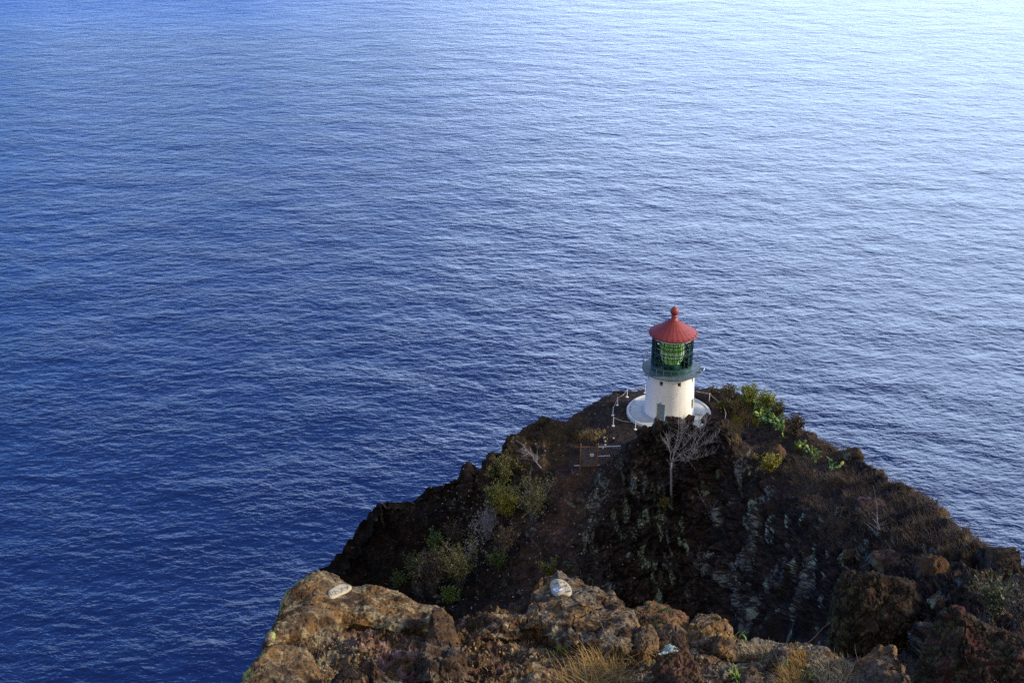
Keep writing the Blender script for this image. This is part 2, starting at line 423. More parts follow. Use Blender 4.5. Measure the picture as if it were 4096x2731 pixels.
def build_headland():
    pxs = sorted(PROF)
    rows = []
    for px in pxs:
        pr = PROF[px]; am = AMPS[px]; pts = []
        for k, it in enumerate(pr):
            if it is None:
                r = {5: 112.6, 6: 118.5}[k]; p = atz(px, r, -0.05)
            else: p = at(px, it[0], it[1])
            pts.append([*p, am[k]])
        pts = np.array(pts)
        p1 = pts[0]; r1 = pr[0][1]
        t = np.clip((px - 740) / 120, 0, 1)      # left: deep gully; right: saddle that climbs to the viewer's hill
        n1 = atz(px, r1 - (10 * (1 - t) + 7 * t), p1[2] - 20 * (1 - t) + 3.0 * t)
        n0 = atz(px, (r1 - 30) * (1 - t) + (r1 * 0.62) * t, (p1[2] - 55) * (1 - t) + (p1[2] + 7.0) * t)
        p8 = pts[-1]; r8 = pr[-1][1]
        f1 = atz(px, r8 + 2.6, p8[2] - 4.2); f2 = atz(px, r8 + 12, p8[2] - 34); f3 = atz(px, r8 + 36, SEA - 5)
        rows.append(np.vstack([[*n0, 1], [*n1, 1], pts, [*f1, .6], [*f2, 1.0], [*f3, 1.0]]))
    K = np.array(rows)                                    # (cols, 13, 4)
    nu = 900
    us = np.linspace(pxs[0], pxs[-1], nu)
    A = cr(K, np.array(pxs, float), us)                   # (nu, 13, 4)
    seg = [14, 22] + [62, 62, 62, 62, 50, 34, 40] + [16, 14, 12]
    vs = np.concatenate([np.linspace(i, i + 1, s, endpoint=False) for i, s in enumerate(seg)] + [[len(seg)]])
    nv = len(vs)
    B = cr(np.swapaxes(A, 0, 1), np.arange(K.shape[1], dtype=float), vs)    # (nv, nu, 4)
    G = np.swapaxes(B, 0, 1)                              # (nu, nv, 4)
    P = G[..., :3]; amp = np.clip(G[..., 3], 0.03, 1.1)
    def normals(P):
        du = np.gradient(P, axis=0); dv = np.gradient(P, axis=1)
        n = np.cross(du, dv); n /= np.linalg.norm(n, axis=2, keepdims=True) + 1e-9
        return n
    Nn = normals(P)
    if Nn[nu // 2, 300, 2] < 0: Nn = -Nn; flip = True
    else: flip = False
    p = P.reshape(-1, 3); n = Nn.reshape(-1, 3); a = amp.reshape(-1)
    # keep the terrace round the tower level
    rad = np.hypot(p[:, 0], p[:, 1]); 
    q = p * np.array([1, 1, 0.55])
    steep = 1 - np.abs(n[:, 2])
    d = 1.25 * ridged(q / 6.5, 3, 1) + 0.70 * fbm(q / 2.4, 3, 40)
    w1, w2, wid = worley(q / 1.9 + 0.25 * fbm(q / 1.5, 2, 90)[:, None], 3)
    d += 0.95 * (wid - 0.5) * sm(w2 - w1, 0.02, 0.25) - 0.12 * (1 - sm(w2 - w1, 0, 0.12))
    # upright ribs and clefts on the steep faces
    st = sm(1 - np.abs(n[:, 2]), .12, .45)
    arc = np.concatenate([np.zeros((nu, 1)), np.cumsum(np.linalg.norm(np.diff(P, axis=1), axis=2), axis=1)], axis=1).reshape(-1)
    across = np.repeat(us * .085, nv)
    qr = np.stack([across + .10 * arc, arc * .17, 0 * arc], 1)
    rib = ridged(qr / 2.1 + .25 * fbm(p / 2.0, 2, 95)[:, None], 2, 96); rib2 = ridged(qr / .8 + .25 * fbm(p / .9, 2, 97)[:, None], 2, 98)
    d += st * (.85 * rib + .42 * rib2)
    v1_, v2_, vid_ = worley(p / .85 + .3 * fbm(p / .7, 2, 99)[:, None], 8)
    d += (.30 + .25 * st) * (vid_ - .5) * sm(v2_ - v1_, .01, .16) - .10 * (1 - sm(v2_ - v1_, 0, .10))
    d += 0.26 * ridged(p / 0.95, 3, 7) + 0.16 * fbm(p / 0.45, 3, 60)
    keep = sm(rad, 5.2, 7.5) * 0.999 + 0.001
    d *= np.minimum(a, 0.06 + keep)
    p = p + n * d[:, None]
    # small grit on the gentle ground
    p[:, 2] += 0.05 * fbm(p / 0.7, 3, 77) * keep
    p[:, 2] = np.where(rad < 4.75, np.minimum(p[:, 2], -.35), p[:, 2])
    P2 = p.reshape(nu, nv, 3); n2 = normals(P2).reshape(-1, 3)
    if flip: n2 = -n2
    flat = np.clip(n2[:, 2], 0, 1)
    # --- what the ground is made of (soil, lichen, red earth, dry turf)
    c = np.empty_like(p)
    v1 = fbm(p / 3.0, 4, 200)[:, None]; v2 = fbm(p / 0.8, 4, 210)[:, None]
    rock = np.array([.0115, .0094, .0088]) * (1 + .7 * v2) + np.array([.005, .0015, .001]) * np.clip(v1 * 2, 0, 1)
    soil = np.array([.030, .0225, .018]) * (1 + .6 * v2) + np.array([.012, .005, .003]) * np.clip(v1 * 2, 0, 1)
    turf = np.array([.085, .056, .026]) * (1 + .6 * v2)
    s = sm(flat + 0.12 * v1[:, 0], 0.45, 0.75)[:, None]
    pxp = project(p)
    lshade = sm(-pxp[:, 0] + .35 * (pxp[:, 1] - 500), -500, -440)[:, None]      # deep shade of the left ridge, painted into soil and rock colour
    soil = soil * (1 - .55 * lshade); rock = rock * (1 - .3 * lshade)
    c = rock * (1 - s) + soil * s
    # dry turf: the seaward right slope, the strip left of the trail, tufts at the terrace edge
    g = sm(pxp[:, 0] - 0.55 * (pxp[:, 1] - 430), 740, 800) * sm(flat, .4, .6)
    g = np.maximum(g, sm(pxp[:, 0], 470, 540) * (1 - sm(pxp[:, 0], 570, 600)) * (1 - sm(pxp[:, 1], 500, 540)) * 0.8)
    g = g * sm(fbm(p / 2.2, 4, 230), -0.25, 0.35) * (1 - .75 * sm(pxp[:, 1] + .0 * pxp[:, 0], 540, 580) * (1 - sm(pxp[:, 0] - (pxp[:, 1] - 540) * 1.5, 955, 985)))
    c = c * (1 - g[:, None] * .75) + turf * (g[:, None] * .75)
    # red earth of the trail and a few red ledges
    red = np.array([.095, .044, .031]) * (1 + .5 * v2)
    def blob(x, y, rx, ry): return np.exp(-((pxp[:, 0] - x) / rx) ** 2 - ((pxp[:, 1] - y) / ry) ** 2)
    rr = blob(580, 470, 16, 16) + .8 * blob(563, 492, 14, 18) + .6 * blob(560, 520, 20, 25) + .5 * blob(535, 560, 22, 30) + .8 * blob(1005, 640, 60, 30) + .45 * blob(895, 580, 40, 12) + .3 * blob(950, 560, 60, 40) 
    rr = np.clip(rr * (0.65 + 1.4 * fbm(p / 1.3, 4, 250)), 0, 1)[:, None] * .6
    c = c * (1 - rr) + red * rr
    # grey and green lichen: hanging streaks on the rock
    qs = np.stack([across + .10 * arc, arc * .30, 0 * arc], 1)
    lg = sm(fbm(qs / 1.5, 3, 260) + .25 * fbm(qs / 6, 2, 262) + .30 * rib2 + .12 * rib, .16, .36) * sm(1 - flat, .25, .5) * sm(fbm(p / .28, 3, 266), -.25, .15)
    zone = np.clip(blob(700, 520, 130, 80) + blob(850, 600, 90, 60) + .6 * blob(570, 560, 80, 60) + .5 * blob(960, 620, 60, 60) + .35, 0, 1)
    lg = (lg * zone)[:, None] * .75
    lich = np.array([.205, .225, .190]) * (1 + .5 * v2)
    c = c * (1 - lg) + lich * lg
    lg2 = (sm(fbm(qs / 0.9 + 9, 4, 280) + .3 * fbm(qs / 5, 2, 282) + .28 * rib2 + .12 * rib, .30, .44) * sm(1 - flat, .2, .5) * sm(fbm(p / .22, 3, 286), -.3, .1) * np.clip(blob(720, 540, 130, 90) + blob(830, 560, 110, 70), 0, 1))[:, None] * .85
    c = c * (1 - lg2) + np.array([.30, .40, .26]) * lg2
    # pale pebbles
    pb = (sm(gn(p / 0.22, 300), .55, .62) * .5)[:, None]
    c = c * (1 - pb) + np.array([.22, .19, .16]) * pb
    o = mesh_obj('headland', p, grid_faces(nu, nv)[:, ::-1] if flip else grid_faces(nu, nv), M['headland'], smooth=True, col=c)
    return tag(o, kind='structure')

def project(p):
    v = p - CAM; d = v @ FWD
    return np.stack([W / 2 + F * (v @ RIGHT) / d, H / 2 - F * (v @ UP) / d], axis=1)

HEAD = build_headland()
bpy.context.view_layer.update()
def hit(px, py, ob=None):
    ob = ob or HEAD
    d = Vector(ray(px, py)).normalized()
    ok, loc, nor, idx = ob.ray_cast(Vector(CAM), d)
    return (np.array(loc), np.array(nor)) if ok else (None, None)
# ------------------------------------------------------------------ lighthouse
M['white'] = plain('white_painted_brick', (.80, .765, .68), rough=.55, var=.06, vs=1.2, bump=.009, bs=1.0, stretch=(1.1, 1.1, 9.0))
M['white_trim'] = plain('white_trim', (.78, .78, .74), rough=.5, var=.08, vs=3, bump=.01, bs=9)
M['apron'] = plain('pale_concrete', (.44, .455, .425), rough=.7, var=.18, vs=1.4, bump=.02, bs=5)
M['kerb'] = plain('worn_white_kerb', (.52, .54, .52), rough=.7, var=.2, vs=3, bump=.01, bs=9)
M['plinth'] = plain('blue_grey_paint', (.34, .40, .46), rough=.6, var=.1, vs=3, bump=.01, bs=8)
M['deck'] = plain('grey_green_deck', (.085, .125, .135), rough=.55, var=.25, vs=2.5, bump=.012, bs=9)
M['iron'] = plain('dark_green_iron', (.020, .070, .064), rough=.4, var=.2, vs=6)
M['rail'] = plain('grey_green_rail', (.10, .15, .16), rough=.5)
M['redroof'] = plain('red_roof_paint', (.25, .036, .025), rough=.55, var=.14, vs=2.5, bump=.006, bs=9)
M['redtrim'] = plain('dark_red_paint', (.17, .026, .018), rough=.42, var=.12, vs=4)
M['rust'] = plain('rust', (.24, .085, .02), rough=.9, var=.4, vs=14)
M['door'] = plain('blue_grey_door', (.16, .22, .25), rough=.5, var=.08, vs=5)
M['darkpane'] = plain('dark_window_glass', (.02, .028, .03), rough=.06)
M['frame'] = plain('window_frame', (.22, .19, .12), rough=.7, var=.2, vs=9)
M['brass'] = plain('dark_brass', (.035, .045, .02), rough=.4, metal=.5)
M['white_pipe'] = plain('white_pipe', (.72, .72, .70), rough=.5, var=.12, vs=9)
M['rope'] = plain('rope', (.46, .39, .27), rough=.9, var=.2, vs=30)
def glass_mat():
    m, nt, b = node_mat('green_lantern_glass')
    out = nt.nodes['Material Output']; nt.nodes.remove(b)
    tr = N(nt, 'ShaderNodeBsdfTransparent'); tr.inputs['Color'].default_value = (.86, .98, .92, 1)
    gl = N(nt, 'ShaderNodeBsdfGlossy'); gl.inputs['Roughness'].default_value = .03
    fr = N(nt, 'ShaderNodeFresnel'); fr.inputs['IOR'].default_value = 1.5
    ms = N(nt, 'ShaderNodeMixShader'); L(nt, fr.outputs['Fac'], ms.inputs['Fac']); L(nt, tr.outputs[0], ms.inputs[1]); L(nt, gl.outputs[0], ms.inputs[2])
    L(nt, ms.outputs[0], out.inputs['Surface']); return m
M['glass'] = glass_mat()
def lens_mat(ca, cb):
    m, nt, b = node_mat('prism_lens')
    out = nt.nodes['Material Output']
    b.inputs['Base Color'].default_value = (*ca, 1); b.inputs['Roughness'].default_value = .14; b.inputs['Coat Weight'].default_value = .5
    tl = N(nt, 'ShaderNodeBsdfTranslucent'); tl.inputs['Color'].default_value = (*cb, 1)
    ms = N(nt, 'ShaderNodeMixShader'); ms.inputs['Fac'].default_value = .55; L(nt, b.outputs[0], ms.inputs[1]); L(nt, tl.outputs[0], ms.inputs[2]); L(nt, ms.outputs[0], out.inputs['Surface'])
    return m
M['lens'] = lens_mat((.44, .62, .28), (.76, .96, .48)); M['lensbelt'] = lens_mat((.84, .92, .70), (1.0, 1.0, .80)); M['lensdark'] = lens_mat((.20, .30, .12), (.45, .6, .2))  # bright belt and dark band: refracted light painted into the glass colours
M['lenscore'] = plain('lens_core', (.55, .66, .34), rough=.5, var=.3, vs=2)

PHI0 = math.atan2(CAM[1], CAM[0])          # bearing of the viewer seen from the tower
def phi(deg): return PHI0 + R(deg)
def pol(r, deg, z): a = phi(deg); return (r * math.cos(a), r * math.sin(a), z)

def tower_radius(z): return 2.74 + (2.54 - 2.74) * (z - 0.1) / 5.0
def build_lighthouse():
    t = empty('lighthouse'); tag(t, 'white round lighthouse with red conical roof and green glass lantern on the headland', 'lighthouse')
    # shaft with true openings
    opens = []                                            # (centre angle, half width deg, z0, z1, kind)
    for k in range(8): opens.append((-67.5 + 45 * k, 4.4, 4.22, 4.72, 'w'))
    opens.append((-19.6, 10.2, .16, 2.08, 'd')); opens.append((71.5, 7.5, .95, 2.15, 's'))
    zs = sorted(set([.0, .16, .95, 2.08, 2.15, 4.22, 4.72, 5.15] + [round(q, 2) for q in np.arange(.3, 5.1, .3)]))
    an = set(range(-180, 180, 5))
    for (c, w, *_r) in opens: an = {q for q in an if abs(((q - c + 180) % 360) - 180) > w + 1.2}
    for (c, w, *_r) in opens: an |= {c - w, c + w}
    an = sorted(((q + 180) % 360) - 180 for q in an)
    V = []; Fc = []
    for q in an:
        for z in zs: V.append(pol(tower_radius(z), q, z))
    nz = len(zs); na = len(an)
    for i in range(na):
        i2 = (i + 1) % na
        mid = (an[i] + (an[i2] if i2 else an[i2] + 360)) / 2
        for j in range(nz - 1):
            zm = (zs[j] + zs[j + 1]) / 2
            if any(abs(((mid - c + 180) % 360) - 180) < w and z0 < zm < z1 for (c, w, z0, z1, k) in opens): continue
            Fc.append((i * nz + j, i2 * nz + j, i2 * nz + j + 1, i * nz + j + 1))
    mb = MB(); mb.add(V, Fc)
    for (c, w, z0, z1, k) in opens:                       # reveals
        dep = .30
        q = []
        for rr in (0, dep):
            for (a, z) in ((c - w, z0), (c + w, z0), (c + w, z1), (c - w, z1)):
                q.append(pol(tower_radius(z) - rr, a, z))
        mb.add(q, [(0, 1, 5, 4), (1, 2, 6, 5), (2, 3, 7, 6), (3, 0, 4, 7)])
    sh = mb.build('tower_shaft', M['white'], t, smooth=True, auto=25)
    for (c, w, z0, z1, k) in opens:
        def slab(a0, a1, za, zb, r_in, th, name, mat, par):
            b = MB(); vs = []
            for rr in (r_in, r_in - th):
                for (a, z) in ((a0, za), (a1, za), (a1, zb), (a0, zb)): vs.append(pol(rr, a, z))
            b.add(vs, [(0, 1, 2, 3), (7, 6, 5, 4), (0, 4, 5, 1), (1, 5, 6, 2), (2, 6, 7, 3), (3, 7, 4, 0)])
            return b.build(name, mat, par)
        ri = tower_radius((z0 + z1) / 2)
        if k in 'ws':
            f = MB(); e = .07
            ww = w * .98
            for (a0, a1, za, zb) in ((c - ww, c + ww, z0, z0 + e), (c - ww, c + ww, z1 - e, z1), (c - ww, c - ww + 1.4, z0 + e, z1 - e), (c + ww - 1.4, c + ww, z0 + e, z1 - e)):
                vs = []
                for rr in (ri - .16, ri - .24):
                    for (a, z) in ((a0, za), (a1, za), (a1, zb), (a0, zb)): vs.append(pol(rr, a, z))
                f.add(vs, [(0, 1, 2, 3), (7, 6, 5, 4), (0, 4, 5, 1), (1, 5, 6, 2), (2, 6, 7, 3), (3, 7, 4, 0)])
            fo = f.build('window', M['frame'], t)
            slab(c - ww + .9, c + ww - .9, z0 + .04, z1 - .04, ri - .19, .02, 'pane', M['darkpane'], fo)
        else:
            dr = empty('door'); dr.parent = t
            for s in (0, 1):
                a0, a1 = (c - 9.9, c - .12) if s == 0 else (c + .12, c + 9.9)
                lf = slab(a0, a1, z0 + .04, z1 - .03, ri - .22, .05, 'door_leaf', M['door'], dr)
            for s in (-1, 1):
                hb = MB(); p = pol(ri - .2, c + s * 1.3, 1.02); o_ = pol(ri - .13, c + s * 1.3, 1.02)
                hb.tube([p, o_], .025, 6); hb.build('door_handle', M['iron'], dr)
            slab(c - 10, c + 10, .02, .155, ri + .12, .40, 'door_sill', M['frame'], dr)
            s2 = slab(c - 3.4, c + 1.2, 2.16, 2.28, ri + .03, .02, 'door_plate', M['deck'], t)
    pl = MB(); pl.lathe([(2.93, 0.0), (2.93, .14), (2.86, .19), (2.72, .19)], 72); pl.build('plinth', M['plinth'], t, smooth=True, auto=30)
    # rust trickle under one window and along the gallery edge
    ru = MB()
    for (a, z, w_, h_) in ((20.0, 4.17, 1.0, .22), (19.2, 3.95, .7, .26), (18.2, 3.62, .9, .3), (17.3, 3.3, .6, .2)):
        vs = [pol(tower_radius(z) + .004, a - w_, z), pol(tower_radius(z) + .004, a + w_ * .3, z), pol(tower_radius(z - h_) + .004, a - w_ * .2, z - h_), pol(tower_radius(z - h_) + .004, a - w_ * 1.2, z - h_)]
        ru.add(vs, [(0, 3, 2, 1)])
    M['rustfaint'] = plain('faint_rust', (.62, .47, .33), rough=.8, var=.2, vs=10)
    ru.build('rust_stain', M['rustfaint'], t)
    # gallery
    g = MB(); g.lathe([(2.50, 4.98), (2.62, 5.06), (3.02, 5.20), (3.10, 5.215)], 72); g.build('gallery_soffit', M['white_trim'], t, smooth=True, auto=30)
    g = MB(); g.lathe([(3.10, 5.215), (3.17, 5.22), (3.17, 5.31), (2.15, 5.36)], 96); g.build('gallery_deck', M['deck'], t, smooth=True, auto=30)
    for k in range(24):
        s = MB(); a = k * 15 + .5
        s.tube([pol(3.12, a, 5.24), pol(3.12, a, 6.36)], .017, 6); s.tube([pol(3.12, a, 5.30), pol(3.12, a, 5.35)], .045, 8)
        s.build('stanchion', M['rail'], t, smooth=True)
        if k % 3 != 1:
            rb = MB(); rb.box(pol(3.165, a, 5.26), (.07, .07, .06 + .03 * (k % 2)), Matrix.Rotation(phi(a), 3, 'Z')); rb.build('rusted_bracket', M['rust'], t)
    for z, rr in ((6.36, .024), (5.86, .018)):
        s = MB(); pts = [pol(3.12, q, z) for q in range(0, 361, 5)]; s.tube(pts, rr, 6, cap=False); s.build('handrail', M['rail'], t, smooth=True)
    # solar flood lamp hung outside the rail
    fl = MB(); m = Matrix.Rotation(phi(80), 3, 'Z') @ Matrix.Rotation(R(32), 3, 'Y')
    c0 = Vector(pol(3.48, 80, 5.52))
    hw, hh = .30, .22
    for (dy, dz, sy, sz) in ((0, hh - .03, 2 * hw, .06), (0, -hh + .03, 2 * hw, .06), (hw - .03, 0, .06, 2 * hh - .12), (-hw + .03, 0, .06, 2 * hh - .12)):
        fl.box(c0 + m @ Vector((0, dy, dz)), (.06, sy, sz), m)
    lamp = fl.build('solar_panel', M['white_trim'], t)
    b = MB(); b.box(c0 + m @ Vector((.005, 0, 0)), (.02, 2 * hw - .12, 2 * hh - .12), m); b.build('panel_face', M['deck'], lamp)
    b = MB(); b.tube([pol(3.14, 80, 5.6), tuple(c0)], .02, 6); b.build('bracket', M['rail'], lamp)
    # lantern room
    b = MB(); b.lathe([(2.30, 5.36), (2.30, 5.45), (2.22, 5.47), (2.22, 5.98), (2.28, 6.0), (2.28, 6.06), (2.12, 6.06)], 72); b.build('lantern_parapet', M['iron'], t, smooth=True, auto=30)
    NP = 24
    for k in range(NP):
        a = k * 360 / NP + 7.5
        b = MB(); b.box(pol(2.20, a, 7.62), (.10, .045, 3.10), Matrix.Rotation(phi(a), 3, 'Z')); b.build('mullion', M['iron'], t)
        a2 = a + 180 / NP; pn = MB(); h = 180 / NP - .75
        pn.add([pol(2.185, a2 - h, 6.08), pol(2.185, a2 + h, 6.08), pol(2.185, a2 + h, 9.15), pol(2.185, a2 - h, 9.15)], [(0, 1, 2, 3)]); pn.build('pane', M['glass'], t)
    b = MB(); b.lathe([(2.16, 7.62), (2.25, 7.62), (2.25, 7.69), (2.16, 7.69), (2.16, 7.62)], 72); b.build('transom', M['iron'], t, smooth=True, auto=30)
    b = MB(); b.lathe([(2.05, 9.15), (2.26, 9.15), (2.30, 9.19), (2.30, 9.36), (2.38, 9.41), (2.38, 9.44), (2.0, 9.44)], 72); b.build('cornice', M['white_trim'], t, smooth=True, auto=30)
    for k in range(24):
        if (k * 7) % 5 in (0, 2):
            rb = MB(); rb.box(pol(2.292, k * 15 + 4 * math.sin(k), 9.165), (.03, .14 + .08 * math.sin(k * 3), .05), Matrix.Rotation(phi(k * 15 + 4 * math.sin(k)), 3, 'Z')); rb.build('cornice_rust', M['rust'], t)
    b = MB(); b.lathe([(0, 5.40), (2.1, 5.40)], 48); b.build('lantern_floor', M['iron'], t)
    b = MB(); b.lathe([(2.1, 9.43), (1.2, 9.62), (.2, 9.66)], 48); b.build('lantern_ceiling', M['lenscore'], t)
    # roof
    b = MB(); b.lathe([(2.36, 9.44), (2.60, 9.42), (2.66, 9.47), (2.66, 9.56), (2.60, 9.60)], 78); b.build('eave_gutter', M['redtrim'], t, smooth=True, auto=30)
    b = MB(); b.lathe([(2.63, 9.585), (1.5, 10.27), (.44, 11.0)], 26, ph=phi(0.6)); 
    for k in range(26):
        a = 0.6 + k * 360 / 26; b.tube([pol(2.62, a, 9.60), pol(1.5, a, 10.275), pol(.45, a, 11.0)], [.014, .011, .008], 4)
    b.build('roof', M['redroof'], t, smooth=False)
    for k in range(26):
        for s in (-1.9, 1.9):
            bb = MB(); a = 0.6 + k * 360 / 26 + s
            bb.box(pol(2.52, a, 9.68), (.10, .045, .05), Matrix.Rotation(phi(a), 3, 'Z') @ Matrix.Rotation(R(32), 3, 'Y')); bb.build('roof_cleat', M['redtrim'], t)
    v = MB(); prof = [(.47, 10.93), (.47, 11.06), (.44, 11.10), (.36, 11.17), (.29, 11.30), (.28, 11.42), (.36, 11.46), (.36, 11.50), (.30, 11.54), (.26, 11.62), (.32, 11.66)]
    for q in range(1, 19):
        w = math.pi * (1 - q / 19.0) - .62 * (1 - q / 19.0); prof.append((.475 * math.sin(w), 12.03 + .475 * math.cos(w)))
    prof.append((.0, 12.505)); v.lathe(prof, 40); v.build('ventilator_ball', M['redroof'], t, smooth=True, auto=50)
    v = MB(); v.tube([(0, 0, 12.48), (0, 0, 12.62), (0, 0, 12.63), (0, 0, 13.6)], [.055, .05, .038, .016], 8); v.build('lightning_rod', M['redtrim'], t, smooth=True)
    # great lens inside
    ln = empty('lens'); ln.parent = t
    prof = []
    zz = np.linspace(6.02, 9.1, 92)
    for i, z in enumerate(zz):
        u = (z - 6.02) / 3.08
        base = .80 + .52 * math.sin(math.pi * min(1, max(0, u * 1.02 - .0))) ** .62
        prof.append((base + (.035 if i % 2 else -.01), z))
    for (i0, i1, nm, mt) in ((0, 25, 'lower_prisms', 'lens'), (24, 50, 'lens_belt', 'lensbelt'), (49, 58, 'middle_prisms', 'lensdark'), (57, 92, 'upper_prisms', 'lens')):
        b = MB(); b.lathe(prof[i0:i1], 64); b.build(nm, M[mt], ln, smooth=True, auto=12)
    for k in range(14):
        a = k * 360 / 14 + 5; pts = []
        for i in range(0, 92, 7): pts.append(pol(prof[i][0] + .03, a, prof[i][1]))
        b = MB(); b.tube(pts, .03, 5); b.build('lens_rib', M['brass'], ln)
    for z in (6.05, 6.85, 8.25, 9.08):
        u = (z - 6.02) / 3.08; base = .80 + .52 * math.sin(math.pi * min(1, max(0, u * 1.02))) ** .62
        b = MB(); b.lathe([(base, z - .03), (base + .06, z - .03), (base + .06, z + .03), (base, z + .03)], 48); b.build('lens_ring', M['brass'], ln)
    b = MB(); b.lathe([(.95, 5.41), (.95, 5.9), (.8, 6.0)], 32); b.build('lens_pedestal', M['iron'], ln)
    # round concrete apron
    ap = empty('round_platform'); tag(ap, 'pale round concrete apron with a raised kerb at the foot of the lighthouse', 'platform')
    b = MB(); b.lathe([(2.75, .02), (4.24, -.02), (4.26, -.05), (4.36, -.05), (4.38, .02)], 96); b.build('slab', M['apron'], ap, smooth=True, auto=25)
    b = MB(); b.lathe([(4.38, -.03), (4.40, .07), (4.60, .07), (4.66, .02), (4.66, -.6)], 96); b.build('kerb', M['kerb'], ap, smooth=True, auto=25)
    b = MB(); a = 64; m = Matrix.Rotation(phi(84), 3, 'Z'); b.box(pol(3.32, 84, .10), (.75, .09, .14), m); b.build('step', M['apron'], ap)
    M['dirt'] = plain('dirt', (.03, .025, .022), rough=.95)
    for (q, rr) in ((-84, 4.30), (-88, 4.22), (-97, 4.3), (-40, 4.31), (-33, 4.30), (-26, 4.31)):
        b = MB(); b.box(pol(rr, q, -.03), (.09, .16 if q > -50 else .1, .05), Matrix.Rotation(phi(q), 3, 'Z')); b.build('dirt_patch', M['dirt'], ap)
def grime():
    m = M['white']; nt = m.node_tree; b = nt.nodes['Principled BSDF']; src = b.inputs['Base Color'].links[0].from_socket
    tc = N(nt, 'ShaderNodeTexCoord'); mp = N(nt, 'ShaderNodeMapping'); mp.inputs['Scale'].default_value = (2.2, 2.2, .22); L(nt, tc.outputs['Object'], mp.inputs['Vector'])
    n = N(nt, 'ShaderNodeTexNoise'); n.inputs['Scale'].default_value = 1.6; n.inputs['Detail'].default_value = 6; L(nt, mp.outputs['Vector'], n.inputs['Vector'])
    mr = N(nt, 'ShaderNodeMapRange'); mr.inputs['From Min'].default_value = .50; mr.inputs['From Max'].default_value = .78; mr.inputs['To Min'].default_value = 0; mr.inputs['To Max'].default_value = .42; L(nt, n.outputs['Fac'], mr.inputs['Value'])
    mx = N(nt, 'ShaderNodeMix'); mx.data_type = 'RGBA'; L(nt, mr.outputs['Result'], mx.inputs['Factor']); L(nt, src, mx.inputs['A']); mx.inputs['B'].default_value = (.50, .46, .37, 1)
    L(nt, mx.outputs['Result'], b.inputs['Base Color'])
grime()
build_lighthouse()

# ------------------------------------------------------------------ rope barrier
def ground(px, py):
    p, n = hit(px, py)
    return p
def z4(x, y): return ((2400 + x * 0.38265) / 4, (1150 + y * 0.38265) / 4)     # detail-view reading to picture position
POSTS = [  # base position, height, what singles it out
 (z4(470,1098), 1.05, 'white rope post half hidden behind the left side of the tower'),
 (z4(283,1140), 1.0, 'white rope post at the rear left rim of the terrace, rope slack on both sides'),
 (z4(183,1224), 1.0, 'white rope post on a round base beside a small white stone'),
 (z4(135,1330), 1.02, 'upper of the two white posts in line at the left corner of the rope barrier'),
 (z4(138,1441), 1.08, 'lower of the two white posts in line at the left corner of the rope barrier'),
 (z4(369,1478), 1.0, 'short white rope post in front of the round apron above the grass tufts'),
 (z4(1142,1182), 1.0, 'white rope post behind the right side of the apron below the bare twigs'),
 (z4(1278,1280), .98, 'white rope post standing before golden grass on the right of the terrace'),
 (z4(1308,1390), 1.05, 'white rope post with a disc foot next to the golden bush right of the apron'),
]
tops = []
def make_posts():
    for k, ((px, py), h, lab) in enumerate(POSTS):
        p = ground(px, py)
        t = empty('rope_post', p); tag(t, lab, 'post', 'white posts of the rope barrier')
        b = MB(); b.tube([(0, 0, -.15), (0, 0, h)], .042, 8); b.build('pole', M['white_pipe'], t, smooth=True, auto=40)
        if k != 6:
            b = MB(); b.lathe([(.0, .05), (.14, .05), (.17, .02), (.17, -.1)], 14); b.build('foot', M['white_pipe'], t)
        tops.append(np.array(p) + [0, 0, h - .04])
    p = ground(*z4(1301, 1438))
    t = empty('tripod_post', p); tag(t, 'pale splayed wooden stake at the foot of the rightmost rope post', 'stake')
    for (dx, dy) in ((-.13, -.03), (.02, -.1), (.05, .1)):
        b = MB(); b.tube([(dx, dy, -.1), (0, 0, .55)], .028, 6); b.build('leg', M['rope'], t)
    def rope(i, j, sag, lab):
        a, b_ = tops[i], tops[j]; pts = [a + (b_ - a) * u - np.array([0, 0, sag * 4 * u * (1 - u)]) for u in np.linspace(0, 1, 17)]
        b = MB(); b.tube(pts, .024, 5); tag(b.build('rope', M['rope'], smooth=True), lab, 'rope', 'ropes slung between the white posts')
    rope(0, 1, .12, 'almost taut rope along the far rim left of the tower')
    rope(1, 2, .22, 'slack rope dropping from the rear left post to the post on a round base')
    rope(2, 3, .15, 'short steep rope down to the upper left corner post')
    rope(4, 5, .22, 'drooping rope crossing the dark soil towards the front of the apron')
    rope(6, 7, .18, 'slack rope in front of golden grass on the right of the terrace')
    rope(7, 8, .10, 'short steep rope down to the rightmost rope post')
    b = MB(); e = tops[5]; q = np.array([-1.2, -5.3, .45])
    b.tube([e + (q - e) * u - np.array([0, 0, .25 * 4 * u * (1 - u) * .5]) for u in np.linspace(0, 1, 13)], .024, 5)
    tag(b.build('rope', M['rope'], smooth=True), 'rope running from the short front post behind the dark outcrop', 'rope', 'ropes slung between the white posts')
    e = tops[6]; q = ground(*z4(995, 1150)) + np.array([0, 0, .9]); b = MB()
    b.tube([e + (q - e) * u - np.array([0, 0, .05 * 4 * u * (1 - u)]) for u in np.linspace(0, 1, 9)], .024, 5)
    tag(b.build('rope', M['rope'], smooth=True), 'taut rope vanishing behind the right side of the tower', 'rope', 'ropes slung between the white posts')
make_posts()

